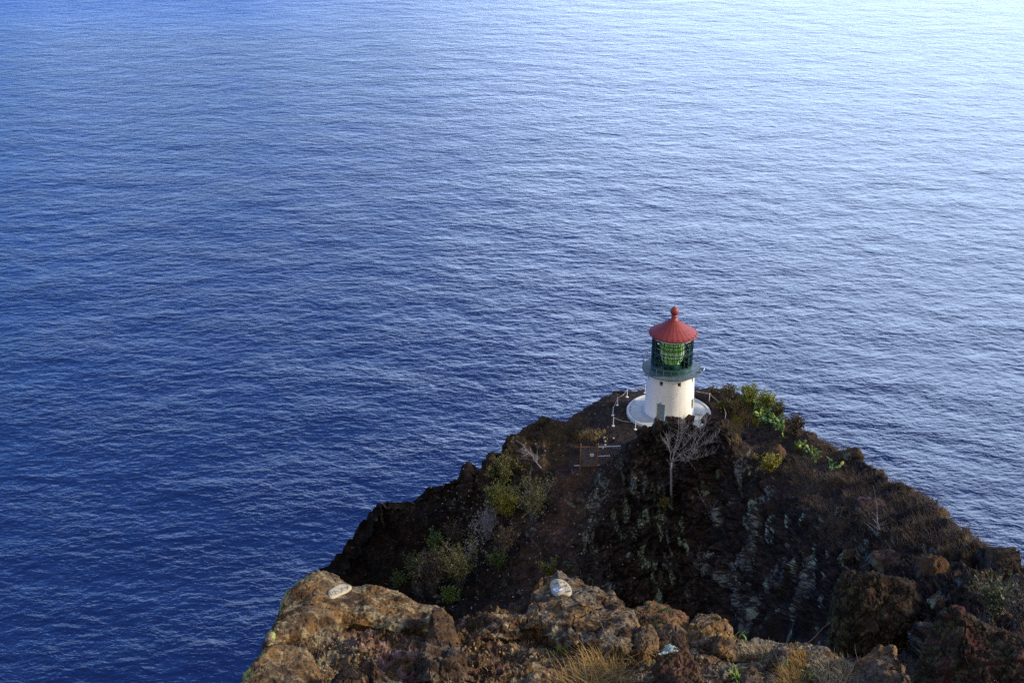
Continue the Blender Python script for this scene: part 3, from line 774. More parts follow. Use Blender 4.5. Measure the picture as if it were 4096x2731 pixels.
# ------------------------------------------------------------------ chain link gate across the trail
def gate():
    def gz(x, y): return ((2280 + x / 7.84) / 4, (1720 + y / 7.84) / 4)
    M['rusty'] = plain('rusty_steel', (.17, .08, .028), rough=.85, var=.4, vs=12)
    M['galv'] = plain('galvanised_pipe', (.55, .58, .64), rough=.35, metal=.3)
    M['wire'] = plain('rusty_wire', (.30, .25, .23), rough=.7)
    pb = ground(*gz(840, 1110)); r_ = math.hypot(*(pb - CAM)[:2])
    def pl(x, y):                                        # point on the fence plane (faces the viewer)
        px, py = gz(x, y); d = ray(px, py); s = np.dot(pb - CAM, [FWD[0], FWD[1] / abs(FWD[1]), 0]) / d[1]
        return CAM + d * s
    t = empty('chain_link_fence', pb); tag(t, 'rusty chain link fence panel with white piped gate across the red trail', 'fence')
    def seg(a, b, rad, name, mat):
        m = MB(); m.tube([pl(*a) - pb, pl(*b) - pb], rad, 8); return m.build(name, mat, t, smooth=True, auto=40)
    seg((845, 1125), (885, 405), .075, 'post', M['rusty']); seg((310, 1270), (342, 420), .065, 'post', M['rusty'])
    seg((160, 508), (870, 512), .045, 'rail', M['rusty']); seg((345, 1100), (845, 1105), .045, 'rail', M['rusty'])
    seg((890, 512), (1600, 484), .045, 'gate_pipe', M['galv']); seg((885, 802), (1250, 788), .045, 'gate_pipe', M['galv']); seg((875, 1077), (1160, 1070), .045, 'gate_pipe', M['galv'])
    seg((130, 1096), (295, 1094), .045, 'stub_pipe', M['galv'])
    def mesh_panel(x0, x1, x0b, x1b, yt, yb, step):
        a, b, c, d = [pl(*q) - pb for q in ((x0, yt), (x1, yt), (x1b, yb), (x0b, yb))]
        wd = np.linalg.norm(b - a); ht = np.linalg.norm(d - a); m = MB()
        def P(u, v): return a + (b - a) * u / wd + (d - a) * v / ht
        k = -ht
        while k < wd:
            for sgn in (1, -1):
                u0, u1 = (k, k + ht) if sgn > 0 else (k + ht, k)
                # clip to the panel
                v0, v1 = 0.0, ht
                pts = []
                for (u, v) in ((u0, 0.0), (u1, ht)): pts.append([u, v])
                (ua, va), (ub, vb) = pts
                du = ub - ua
                for lim, side in ((0.0, -1), (wd, 1)):
                    for q in (0, 1):
                        u, v = pts[q]
                        if (side < 0 and u < lim) or (side > 0 and u > lim):
                            s = (lim - pts[1 - q][0]) / (pts[q][0] - pts[1 - q][0]); pts[q] = [lim, pts[1 - q][1] + s * (pts[q][1] - pts[1 - q][1])]
                if abs(pts[0][0] - pts[1][0]) > .02: m.tube([P(*pts[0]), P(*pts[1])], .005, 3, cap=False)
            k += step
        return m.build('wire_mesh', M['wire'], t)
    mesh_panel(892, 1595, 880, 1500, 425, 1075, .13)
    mesh_panel(345, 870, 320, 848, 510, 1100, .13)
    # small notice wired to the fence
    s = empty('notice', pl(685, 757) - np.array([0, .06, 0])); tag(s, 'small white notice with red and blue print wired to the rusty fence', 'sign')
    a = MB(); a.box((0, 0, 0), (.36, .012, .34)); a.build('board', M['white_trim'], s)
    M['redink'] = plain('red_ink', (.45, .03, .03)); M['blueink'] = plain('blue_ink', (.06, .12, .4))
    a = MB()
    for (x, z, w) in ((-.05, .05, .16), (.03, .01, .2), (-.01, -.03, .18)): a.box((x, -.0085, z), (w, .005, .025))
    a.box((-.07, -.0085, .03), (.03, .005, .09)); a.box((.06, -.0085, .02), (.03, .005, .08)); a.build('print', M['redink'], s)
    a = MB(); a.box((0, -.0085, -.10), (.2, .005, .05)); a.build('print', M['blueink'], s)
    # broken white stones by the trail bend
    M['whitestone'] = plain('whitewashed_stone', (.5, .47, .4), rough=.8, var=.3, vs=8, bump=.02, bs=12)
    return t
gate()
# ------------------------------------------------------------------ plants on the headland
def unit(v): return v / (np.linalg.norm(v, axis=-1, keepdims=True) + 1e-9)
def leaves_mesh(P, size, col, rng, aspect=.5, cvar=.35):
    """one small folded leaf per point"""
    n = len(P); a = unit(rng.normal(size=(n, 3))); a[:, 2] = np.abs(a[:, 2]) * .8 + .1; a = unit(a)
    b = unit(np.cross(a, rng.normal(size=(n, 3)))); s = (size * rng.uniform(.6, 1.4, n))[:, None]
    V = np.stack([P, P + a * s * .5 + b * s * aspect * .5, P + a * s, P + a * s * .5 - b * s * aspect * .5], 1).reshape(-1, 3)
    Fc = np.arange(4 * n).reshape(n, 4)
    col = np.asarray(col, float)
    if col.ndim == 2 and len(col) != n: col = col[rng.integers(0, len(col), n)]
    c = np.broadcast_to(col, (n, 3)) * rng.uniform(1 - cvar, 1 + cvar, (n, 1))
    return V, Fc, np.repeat(c, 4, 0)
def blades_mesh(P, h, w, col, rng, lean=.5, seg=3, cvar=.3, bias=None):
    n = len(P); h = h * rng.uniform(.5, 1.3, n); az = rng.uniform(0, 2 * math.pi, n)
    d = np.stack([np.cos(az), np.sin(az), np.zeros(n)], 1) * (lean * rng.uniform(.2, 1.5, n))[:, None]
    if bias is not None: d = d + np.asarray(bias)
    sd = np.stack([-np.sin(az + rng.normal(0, .6, n)), np.cos(az), np.zeros(n)], 1)
    rowsV = []
    for k in range(seg + 1):
        t = k / seg
        c = P + np.array([0, 0, 1.0]) * (h * (t - .25 * t * t))[:, None] + d * (h * t * t)[:, None]
        ww = (w * (1 - t * .85) * .5); rowsV += [c - sd * ww, c + sd * ww]
    V = np.stack(rowsV, 1); m = 2 * (seg + 1)
    base = (np.arange(n) * m)[:, None]
    Fc = np.concatenate([base + np.array([2 * k, 2 * k + 1, 2 * k + 3, 2 * k + 2]) for k in range(seg)], 0)
    col = np.asarray(col, float)
    if col.ndim == 2 and len(col) != n: col = col[rng.integers(0, len(col), n)]
    c = np.broadcast_to(col, (n, 3)) * rng.uniform(1 - cvar, 1 + cvar, (n, 1))
    return V.reshape(-1, 3), Fc, np.repeat(c, m, 0)
def tubes_mesh(paths, n=4):
    """paths: list of (pts (k,3), radii (k,))"""
    Vs = []; Fs = []; off = 0
    for pts, rad in paths:
        pts = np.asarray(pts, float); k = len(pts); t = np.gradient(pts, axis=0); t = unit(t)
        ref = np.array([.31, .77, .55]); a = unit(np.cross(t, ref)); b = np.cross(t, a)
        w = np.arange(n) * 2 * math.pi / n
        ring = pts[:, None, :] + (a[:, None, :] * np.cos(w)[None, :, None] + b[:, None, :] * np.sin(w)[None, :, None]) * np.asarray(rad)[:, None, None]
        Vs.append(ring.reshape(-1, 3))
        i, j = np.meshgrid(np.arange(k - 1), np.arange(n), indexing='ij'); j2 = (j + 1) % n
        Fs.append(off + np.stack([i * n + j, i * n + j2, (i + 1) * n + j2, (i + 1) * n + j], -1).reshape(-1, 4)); off += k * n
    return np.concatenate(Vs), np.concatenate(Fs)
def stem_path(p, d, ln, rng, k=6, wob=.12, up=.3, r0=.02, r1=.004):
    pts = [np.array(p, float)]; d = unit(np.array(d, float))
    for i in range(k):
        d = unit(d + rng.normal(0, wob, 3) + np.array([0, 0, up / k])); pts.append(pts[-1] + d * ln / k)
    return np.array(pts), np.linspace(r0, r1, k + 1)

LEAFC = {
 'olive': [(.085, .088, .014), (.12, .11, .016), (.06, .066, .013), (.09, .07, .022)],
 'yellow': [(.24, .21, .018), (.18, .17, .018), (.28, .22, .022), (.12, .12, .016)],
 'green': [(.042, .066, .012), (.06, .082, .014), (.03, .05, .011)],
 'bright': [(.055, .095, .013), (.08, .12, .018), (.04, .07, .011)],
 'brown': [(.055, .038, .020), (.075, .050, .022), (.045, .034, .018)],
 'grey': [(.16, .15, .16), (.12, .11, .115), (.20, .19, .19)],
 'gold': [(.24, .165, .07), (.20, .13, .05), (.29, .21, .10)],
 'rim': [(.17, .21, .022), (.24, .25, .03), (.11, .15, .02), (.15, .14, .03)],
 'mixed': [(.055, .085, .016), (.075, .095, .02), (.085, .055, .03), (.10, .045, .03), (.05, .065, .018)],
}
def shrub(base, h, rad, pal, label, seed, leaves=1100, stems=26, upright=.8, leaf=.19, stemcol=(.085, .065, .05), group=None, top_only=.35, name='shrub', tilt=(0, 0)):
    rng = np.random.default_rng(seed); t = empty(name, base); tag(t, label, 'shrub', group)
    paths = []; tips = []
    for k in range(stems):
        az = rng.uniform(0, 2 * math.pi); sp = rad / h * math.sqrt(rng.uniform(0.02, 1)); d = np.array([math.cos(az) * sp + tilt[0], math.sin(az) * sp + tilt[1], upright])
        ln = h * rng.uniform(.65, 1.08)
        p, r = stem_path(rng.normal(0, .10 * rad, 3) * [1, 1, .2], d, ln, rng, 6, .10, .35, .022, .006); paths.append((p, r)); tips.append(p)
        for q in range(5):
            i = rng.integers(2, 6); dd = unit(p[i] - p[i - 1]) + rng.normal(0, .45, 3)
            p2, r2 = stem_path(p[i], dd, ln * rng.uniform(.2, .42), rng, 4, .12, .3, .011, .004); paths.append((p2, r2)); tips.append(p2)
    V, Fc = tubes_mesh(paths, 3)
    mesh_obj('branches', V, Fc, M['bark'], t, True, np.tile(np.array(stemcol), (len(V), 1)) * np.repeat(rng.uniform(.6, 1.5, (len(V) // 3, 1)), 3, 0))
    if leaves:
        leaves = int(leaves * 1.5); idx = rng.integers(0, len(tips), leaves); P = []
        for i in idx:
            p = tips[i]; u = rng.uniform(top_only, 1) * (len(p) - 1); a = int(min(u, len(p) - 2)); P.append(p[a] + (p[a + 1] - p[a]) * (u - a) + rng.normal(0, .07 + .03 * rad, 3))
        V, Fc, c = leaves_mesh(np.array(P), leaf, LEAFC[pal], rng)
        mesh_obj('foliage', V, Fc, M['leaf'], t, False, c)
    return t
def px_scale(p): return F / np.dot(np.asarray(p) - CAM, FWD)
def shrub_at(x0, x1, y0, y1, pal, label, seed, **kw):
    for q in range(12):
        b = ground((x0 + x1) / 2, y1 - 1 + q)
        if b is not None: break
    s = px_scale(b); h = (y1 - y0) / s / .9; rad = (x1 - x0) / s / 2
    return shrub(b - [0, 0, .1], h, rad, pal, label, seed, **kw)

SH = [
 (489,520,457,486,'olive','tall olive shrub with bare grey tips, highest of the shrubs on the dark left slope',1,dict(leaves=1900)),
 (492,520,485,523,'yellow','yellow green broom shaped shrub in the middle of the left slope',2,dict(leaves=2300,stems=34)),
 (519,548,477,523,'olive','wide olive shrub with grey stems right of the yellow one on the left slope',3,dict(leaves=1500,stems=40,stemcol=(.14,.13,.12))),
 (484,503,483,507,'green','dark green shrub pressed against the pale scree on the left slope',4,dict(leaves=900)),
 (478,497,511,539,'grey','leafless grey bush beside the pale scree',5,dict(leaves=0,stems=60,stemcol=(.20,.19,.20))),
 (494,514,522,560,'brown','brown half bare bush straight below the yellow shrub',6,dict(leaves=900,stems=36,stemcol=(.10,.07,.055))),
 (489,509,549,569,'green','low dark green shrub below the brown bush, above the foreground rocks',7,dict(leaves=1200)),
 (443,477,545,588,'olive','broad thin leaved shrub low on the left slope above the pale lichen boulder',8,dict(leaves=2000,stems=44,stemcol=(.12,.11,.10))),
 (443,457,586,606,'bright','bright green low bush just behind the long boulder',9,dict(leaves=1000)),
 (423,445,548,593,'brown','dark brown withered shrub left of the broad thin leaved one',10,dict(leaves=1600,top_only=.1)),
 (426,442,532,556,'bright','small fresh green shrub under the fallen grey branches',11,dict(leaves=900)),
 (407,422,555,583,'green','narrow green shrub hanging down the dark cliff left of the withered brown one',12,dict(leaves=900,top_only=.1)),
 (390,405,572,587,'green','lowest and leftmost green shrub on the dark cliff',13,dict(leaves=800)),
 (446,462,523,547,'brown','round brown bush on the dark slope below the pinnacle ridge',14,dict(leaves=1000)),
 (757,781,455,472,'yellow','bright yellow bush on the rocky slope right of the dead tree',20,dict(leaves=2200,top_only=.2,leaf=.16)),
 (735,762,387,404,'rim','fresh yellow green bush on the rim right of the lighthouse',21,dict(leaves=2600,top_only=.15,leaf=.17,stems=44)),
 (754,776,393,411,'rim','green bush just downhill of the fresh yellow green one on the rim',31,dict(leaves=2200,top_only=.15,leaf=.17,stems=40)),
 (704,722,386,397,'mixed','bare twiggy bush with reddish tips on the rim right of the tower',22,dict(leaves=260,stems=34,stemcol=(.11,.075,.06))),
 (718,738,385,399,'mixed','second twiggy bush with few red leaves left of the fresh yellow green one',23,dict(leaves=420,stems=38,stemcol=(.10,.075,.06))),
 (768,786,401,415,'mixed','mixed green and reddish bush above the top of the prickly pear thicket',24,dict(leaves=1800,top_only=.2,leaf=.16)),
 (784,806,416,432,'brown','brown bush on the skyline behind the prickly pear',25,dict(leaves=1300,stems=38,stemcol=(.10,.07,.055))),
 (716,732,400,412,'olive','low olive bush between the two right hand rope posts',26,dict(leaves=800,top_only=.1)),
 (660,668,497,509,'olive','small round olive bush at the foot of the dead tree',27,dict(leaves=600,top_only=.1)),
 (972,1012,574,622,'green','sprawling twig bush with scattered green leaves at the right picture edge',28,dict(leaves=420,stems=46,stemcol=(.15,.12,.10),leaf=.2)),
 (1004,1030,582,628,'brown','bare grey brown bush at the far right edge beside the leafy twig bush',29,dict(leaves=200,stems=40,stemcol=(.14,.12,.11))),
 (540,556,560,580,'olive','thin olive bush on the red soil left of the central cliff',30,dict(leaves=700,stems=22)),
]
def plants():
    for (x0, x1, y0, y1, pal, lab, sd, kw) in SH: shrub_at(x0, x1, y0, y1, pal, lab, sd, **kw)
    # golden bunch grass
    def tuft(x0, x1, y0, y1, n, lab, seed, pal='gold', h=.55, name='grass_tuft'):
        rng = np.random.default_rng(seed); P = []
        while len(P) < n:
            u = rng.normal(0, .30, 2)
            p = ground((x0 + x1) / 2 + u[0] * (x1 - x0), (y0 + y1) / 2 + u[1] * (y1 - y0) + 1.5 * math.sin(u[0] * 9))
            if p is not None: P.append(p)
        P = np.array(P); b = P.mean(0)
        V, Fc, c = blades_mesh(P - b, h, .045, LEAFC[pal], rng, .6)
        o = mesh_obj(name, V, Fc, M['blade'], None, False, c); o.location = b
        tag(o, lab, 'grass tuft', 'golden grass tufts round the terrace')
    tuft(731, 742, 424, 440, 1500, 'large golden grass tuft right of the apron under the tripod stake', 50)
    tuft(733, 740, 418, 426, 420, 'olive gold grass tuft beside the rightmost rope post', 51, 'yellow')
    tuft(579, 601, 432, 440, 800, 'long row of golden grass at the front left edge of the terrace', 52)
    tuft(569, 580, 428, 440, 500, 'dull brown grass hummock left of the terrace edge', 53, 'brown')
    tuft(725, 741, 401, 412, 500, 'golden grass scattered behind the right hand rope posts', 54)
    tuft(740, 750, 411, 424, 300, 'thin pale grass uphill of the prickly pear', 55)
    tuft(752, 760, 414, 426, 260, 'small yellow grass patch at the left end of the prickly pear', 56, 'yellow')

    # prickly pear
    def cactus(x0, x1, y0, y1, n, lab, seed, slope=1.0, size=.42):
        rng = np.random.default_rng(seed); th = np.linspace(0, math.pi, 7); ph_ = np.linspace(0, 2 * math.pi, 11)[:-1]
        Vs = []; Fs = []; Cs = []; off = 0; base = None
        def pad(c, up, nr, L_):
            nonlocal off
            sd = np.cross(up, nr); v = []
            for t_ in th:
                for q in ph_:
                    v.append(c + up * (L_ / 2 - L_ / 2 * math.cos(t_)) + sd * (L_ * .36 * math.sin(t_) * math.cos(q)) + nr * (.035 * math.sin(t_) * math.sin(q)))
            v = np.array(v); k = len(ph_)
            f = [(i * k + j, i * k + (j + 1) % k, (i + 1) * k + (j + 1) % k, (i + 1) * k + j) for i in range(6) for j in range(k)]
            Vs.append(v); Fs.extend([tuple(off + q for q in w) for w in f]); off += len(v)
            col = np.array([(.085, .19, .05), (.11, .22, .065), (.07, .16, .05), (.30, .31, .05), (.17, .27, .07)][rng.integers(0, 5)]) * rng.uniform(.7, 1.25)
            Cs.append(np.tile(col, (len(v), 1)))
        k = 0; last = None
        while k < n:
            u = rng.uniform(); v = rng.uniform()
            px = x0 + (x1 - x0) * u; py = y0 + (y1 - y0) * (u * slope + v * (1 - slope)) + rng.normal(0, 3.2 if slope < 1 else 0)
            p = ground(px, py)
            if p is None: continue
            if base is None: base = p
            if last is not None and np.linalg.norm(p - last) > .02:
                V_, F_ = tubes_mesh([(np.array([last - base - [0, 0, .05], (last + p) / 2 - base - [0, 0, .02], p - base - [0, 0, .05]]), np.array([.045, .05, .045]))], 5)
                Vs.append(V_); Fs.extend([tuple(off + int(q) for q in w) for w in F_]); off += len(V_); Cs.append(np.tile([.06, .055, .03], (len(V_), 1)))
            last = p
            up = unit(np.array([rng.normal(0, .45), rng.normal(-.2, .45), 1.0])); nr = unit(np.cross(up, rng.normal(size=3)))
            c = p - base - up * .06
            for q in range(rng.integers(2, 5)):
                L_ = size * rng.uniform(.7, 1.2); pad(c, up, nr, L_); k += 1
                c = c + up * L_ * .93; up = unit(up + rng.normal(0, .5, 3)); up[2] = abs(up[2]) * .7 + .15; up = unit(up); nr = unit(np.cross(up, rng.normal(size=3)))
        o = mesh_obj('prickly_pear', np.concatenate(Vs), Fs, M['leaf'], None, True, np.concatenate(Cs)); o.location = base
        tag(o, lab, 'cactus', 'prickly pear clumps on the seaward slope')
    cactus(754, 784, 405, 433, 230, 'largest prickly pear thicket spilling down the rim right of the lighthouse', 60, .72)
    cactus(766, 771, 400, 409, 26, 'dark upright prickly pear at the top of the big thicket against the sea', 61, .3)
    cactus(797, 803, 443, 452, 22, 'narrow pale prickly pear between the big thicket and the lower clump', 62, .5)
    cactus(806, 818, 452, 461, 34, 'lower prickly pear clump on the brown slope right of the yellow bush', 63, .6)
    cactus(826, 832, 467, 470, 12, 'smallest and lowest prickly pear on the brown right slope', 64, .5)

    # the bleached dead tree and other bare wood
    M['deadwood'] = plain('bleached_wood', (.22, .20, .20), rough=.85, var=.3, vs=9, bump=.01, bs=20)
    def t4(x, y): return ((2600 + x / 5.2275) / 4, (1650 + y / 5.2275) / 4)
    def dead_tree():
        rng = np.random.default_rng(5)
        b = ground(672, 500); D = np.dot(b - CAM, FWD)
        depth = math.hypot(*(b - CAM)[:2])
        def P(x, y, dz=0.0): return at(*t4(x, y), depth - .5 + dz)
        t = empty('dead_tree', b); tag(t, 'leafless bleached tree leaning over the dark cliff below the lighthouse', 'tree')
        trunk = [b - [0, 0, .3], P(440, 1570), P(445, 1380, -.1), P(440, 1180, -.15), P(448, 1020, -.2)]
        m = MB(); m.tube([p - b for p in trunk], [.15, .125, .11, .10, .09], 8); m.build('trunk', M['deadwood'], t, smooth=True)
        limbs = [
         ([(448,1020),(500,900),(560,760),(602,590),(640,420),(660,260),(690,110)], -.6, .085),
         ([(448,1020),(530,930),(650,830),(760,770),(870,700),(960,620),(1040,530),(1095,430)], -1.2, .10),
         ([(1095,430),(1130,310),(1165,190),(1178,80)], -1.4, .035),
         ([(1095,430),(1040,330),(1000,190)], -1.3, .025),
         ([(460,1010),(600,970),(780,930),(900,960),(1010,945),(1170,880),(1340,840)], -1.5, .065),
         ([(445,1010),(440,860),(400,740),(340,640),(260,550)], .6, .045),
         ([(640,745),(720,700),(790,600),(832,500),(805,465)], -1.0, .04),
         ([(780,770),(920,740),(1060,690),(1180,600),(1330,530),(1440,440)], -1.6, .045),
         ([(1060,690),(1200,640),(1360,620)], -1.8, .025),
         ([(470,960),(520,800),(570,620),(585,440),(600,250),(610,160)], -.2, .06),
         ([(600,590),(680,470),(740,340),(800,250)], -.9, .03),
         ([(440,880),(370,640),(350,480)], .2, .02),
         ([(870,700),(940,560),(960,420),(1000,240)], -1.0, .03),
         ([(780,930),(860,870),(960,860),(1030,780)], -1.9, .025),
         ([(780,930),(790,1000),(630,990)], -1.4, .02),
         ([(900,960),(800,920),(900,880)], -1.4, .02),
        ]
        for pts, dz, r in limbs:
            n = len(pts); q = [P(x, y, -.2 + dz * i / (n - 1)) + rng.normal(0, .03, 3) - b for i, (x, y) in enumerate(pts)]
            q = cr(np.array(q), np.arange(n, dtype=float), np.linspace(0, n - 1, n * 3)); q += rng.normal(0, .012, q.shape)
            r = r * .62; q = q + np.cumsum(rng.normal(0, .022, q.shape), 0); m = MB(); m.tube(list(q), list(np.linspace(r, max(.008, r * .22), len(q))), 6); lo = m.build('limb', M['deadwood'], t, smooth=True)
            paths = []
            for _ in range(int(16 + 90 * r / .1 * (.9 if dz > -1 else .55))):
                i = rng.integers(3, len(q) - 1); d = unit(q[i] - q[i - 1]) * .55 + np.array([.12, -.05, .75]) + rng.normal(0, .38, 3)
                paths.append(stem_path(q[i], d, rng.uniform(.35, 1.5), rng, 5, .22, .3, .012, .004))
                if rng.uniform() < .6:
                    p2 = paths[-1][0]; paths.append(stem_path(p2[2], p2[3] - p2[2] + rng.normal(0, .1, 3), rng.uniform(.3, .8), rng, 4, .22, .3, .008, .003))
            V, Fc = tubes_mesh(paths, 3); mesh_obj('twigs', V, Fc, M['deadwood'], lo, True)
        paths = []
        for _ in range(46):
            i = rng.integers(0, 4); u = rng.uniform(); p = trunk[i] + (trunk[i + 1] - trunk[i]) * u - b
            paths.append(stem_path(p, [rng.normal(), rng.normal(), .5], rng.uniform(.2, .8), rng, 4, .15, .3, .012, .004))
        V, Fc = tubes_mesh(paths, 3); mesh_obj('twigs', V, Fc, M['deadwood'], t, True)
    dead_tree()
    def branchy(x0, y0, x1, y1, lab, seed, n=14, r=.05, name='dead_branch', spread=.5):
        rng = np.random.default_rng(seed); a = ground(x0, y0); e = ground(x1, y1); 
        a = a + [0, 0, .15]; e = e + [0, 0, .5]; d = e - a; ln = np.linalg.norm(d)
        p, rr = stem_path([0, 0, 0], d, ln, rng, 8, .10, .05, r, .01); paths = [(p, rr)]
        for _ in range(n):
            i = rng.integers(2, 8); q = stem_path(p[i], unit(d) + rng.normal(0, spread, 3) + [0, 0, .2], ln * rng.uniform(.2, .6), rng, 5, .15, .1, r * .4, .006); paths.append(q)
            paths.append(stem_path(q[0][2], unit(d) + rng.normal(0, spread, 3), ln * rng.uniform(.1, .3), rng, 4, .15, .1, r * .25, .005))
        V, Fc = tubes_mesh(paths, 4); o = mesh_obj(name, V, Fc, M['deadwood'], None, True); o.location = a; tag(o, lab, 'dead branch')
    branchy(541, 469, 527, 454, 'fallen bleached tree top lying on the slope left of the trail fence', 70, 26, .09)
    branchy(534, 461, 519, 462, 'thin pale branch sticking out level above the olive shrubs', 71, 5, .03)
    branchy(438, 556, 455, 540, 'bleached branches fanning over the dark gully left of the scree', 72, 16, .05)
    branchy(431, 566, 442, 560, 'small white dead twig beside the fresh green shrub', 73, 10, .03)
    branchy(706, 506, 694, 492, 'pale fallen branch lying on the cliff below the dead tree', 74, 5, .03)
    branchy(706, 519, 721, 505, 'crooked reddish branch on the cliff right of the lichen streak', 75, 4, .03)
    branchy(885, 545, 878, 528, 'bare pale twigs standing on the brown rock slope at right', 76, 12, .03, 'dead_branch', .6)
    # white stones, pipe and scraps
    stones = [(604.5, 437.5, .13, 'topmost white stone of the curved stack beside the trail bend'), (605.2, 441, .12, 'second white stone of the curved stack beside the trail bend'),
              (605, 444.5, .13, 'third white stone of the curved stack beside the trail bend'), (603, 448, .11, 'lowest white stone of the curved stack beside the trail bend'),
              (595.3, 437, .09, 'lone white stone left of the curved stack'), (613.5, 438, .11, 'pale stone at the edge of the golden grass row'), (571.5, 430.5, .09, 'small white stone on the slope left of the rope barrier')]
    for k, (x, y, s, lab) in enumerate(stones):
        p = ground(x, y); o = rock_blob('stone', p + [0, 0, .03], (s * 1.3, s, s), 300 + k, 3, lambda q, n: np.tile([.40, .36, .29], (len(q), 1)), .25, .6); tag(o, lab, 'stone', 'white stones by the trail')
    p0 = ground(*z4(1215, 1085)) + [0, 0, .05]; p1 = ground(*z4(1245, 1102)) + [0, 0, .12]
    b = MB(); b.tube([p0, p1], .05, 7); tag(b.build('drift_plank', M['white_trim']), 'white stick lying among the twigs behind the right rope post', 'stick', 'white sticks lying on the rim')
    p0 = ground(*z4(1365, 1250)) + [0, 0, .05]; p1 = ground(*z4(1408, 1262)) + [0, 0, .12]
    b = MB(); b.tube([p0, p1], .04, 7); tag(b.build('drift_plank', M['white_trim']), 'white stick lying on dry grass right of the rope posts', 'stick', 'white sticks lying on the rim')
    p = ground(455, 574.5)

# ------------------------------------------------------------------ loose rocks
_ico = {}
def ico(n):
    if n not in _ico:
        import bmesh
        bm = bmesh.new(); bmesh.ops.create_icosphere(bm, subdivisions=n, radius=1.0)
        V = np.array([v.co[:] for v in bm.verts]); Fc = np.array([[v.index for v in f.verts] for f in bm.faces]); bm.free(); _ico[n] = (V, Fc)
    return _ico[n]
def rock_blob(name, c, dims, seed, sub=5, colf=None, rough=.22, cut=.75, mat=None, rz=None, facets=9):
    rng = np.random.default_rng(seed); V, Fc = ico(sub); V = V.copy()
    for _ in range(facets):                              # broken faces
        d = unit(rng.normal(size=3)); lim = rng.uniform(cut, 1.0); s = V @ d; V = V - d * np.maximum(s - lim, 0)[:, None] * .92
    dims = np.array(dims); s = dims.mean()
    q = V * dims / s
    nrm = unit(V / dims)
    d = rough * (.55 * fbm(q * 1.3 + seed, 3, seed) + .30 * ridged(q * 3.0 + seed, 3, seed + 5))
    w1, w2, wid = worley(q * 2.6 + seed, seed); d += rough * (.35 * (wid - .5) * sm(w2 - w1, .02, .2) - .22 * (1 - sm(w2 - w1, 0, .09)))
    if sub >= 5: d += rough * (.12 * fbm(q * 14 + seed, 3, seed + 9))
    V = q * s + nrm * (d * s)[:, None]
    a = rng.uniform(0, 6.28) if rz is None else rz; ca, sa = math.cos(a), math.sin(a)
    V = np.stack([V[:, 0] * ca - V[:, 1] * sa, V[:, 0] * sa + V[:, 1] * ca, V[:, 2]], 1)
    nn = np.stack([nrm[:, 0] * ca - nrm[:, 1] * sa, nrm[:, 0] * sa + nrm[:, 1] * ca, nrm[:, 2]], 1)
    col = colf(V + np.asarray(c), nn) if colf else np.tile([.1, .08, .06], (len(V), 1))
    o = mesh_obj(name, V, Fc, mat or M['rock'], None, True, col); o.location = c
    return o
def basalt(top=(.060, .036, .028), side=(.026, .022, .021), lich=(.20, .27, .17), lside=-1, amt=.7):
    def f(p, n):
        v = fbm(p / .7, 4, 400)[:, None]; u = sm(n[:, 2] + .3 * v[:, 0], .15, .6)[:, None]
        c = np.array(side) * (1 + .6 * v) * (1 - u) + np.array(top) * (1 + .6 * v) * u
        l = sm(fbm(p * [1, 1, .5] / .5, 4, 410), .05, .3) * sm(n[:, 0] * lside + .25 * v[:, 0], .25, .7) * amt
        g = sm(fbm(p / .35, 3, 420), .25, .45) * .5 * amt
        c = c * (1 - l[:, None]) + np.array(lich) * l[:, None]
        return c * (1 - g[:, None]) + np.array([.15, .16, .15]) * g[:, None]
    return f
ROCKS = [  # picture box x0 x1 y0 y1, label, seed
 (836, 850, 500, 527, 'upright block with a bright green lichen face on the right slope', 2),
 (850, 890, 501, 520, 'long brown boulder beside the green faced block', 3),
 (836, 856, 547, 573, 'grey boulder with a green lower edge left of the brown earth shelf', 5),
 (915, 955, 558, 592, 'smooth purple brown boulder above the bushy right edge', 6),
 (922, 942, 503, 520, 'dark knob of rock breaking the right skyline', 7),
 (998, 1014, 567, 582, 'left of the two round brown rocks on the skyline at the right edge', 8),
 (1010, 1032, 573, 594, 'right hand round brown rock cut by the right picture edge', 9),
 (927, 950, 594, 616, 'black boulder with pale rim wedged beside the dark cleft', 10),
 (739, 753, 432, 444, 'layered dark rock slabs below the golden grass', 11),
 (799, 820, 431, 445, 'brown rock hump on the skyline right of the prickly pear', 12),
 (843, 863, 447, 463, 'orange brown overhanging rock on the right skyline', 13),
 (766, 792, 446, 466, 'dark rock outcrop above the yellow bush', 14),
 (868, 910, 552, 572, 'flat brown ledge rock in the middle of the right slope', 16),
 (714, 728, 467, 482, 'grey layered rock stack right of the dead tree', 18),
 (636, 652, 424, 440, 'leftmost crag of the dark crest before the apron', 31),
 (649, 667, 417, 434, 'dark crag of the crest below the lighthouse door', 32),
 (664, 684, 414, 430, 'tall brown crag of the crest under the right half of the tower', 33),
 (681, 696, 413, 428, 'steep sided black crag in the middle of the crest', 34),
 (699, 713, 413, 432, 'black crag of the crest before the right edge of the apron', 35),
 (711, 730, 418, 438, 'sloping black crag at the right end of the crest', 36),
 (724, 738, 430, 446, 'lumpy black rock below the tripod stake', 37),
]
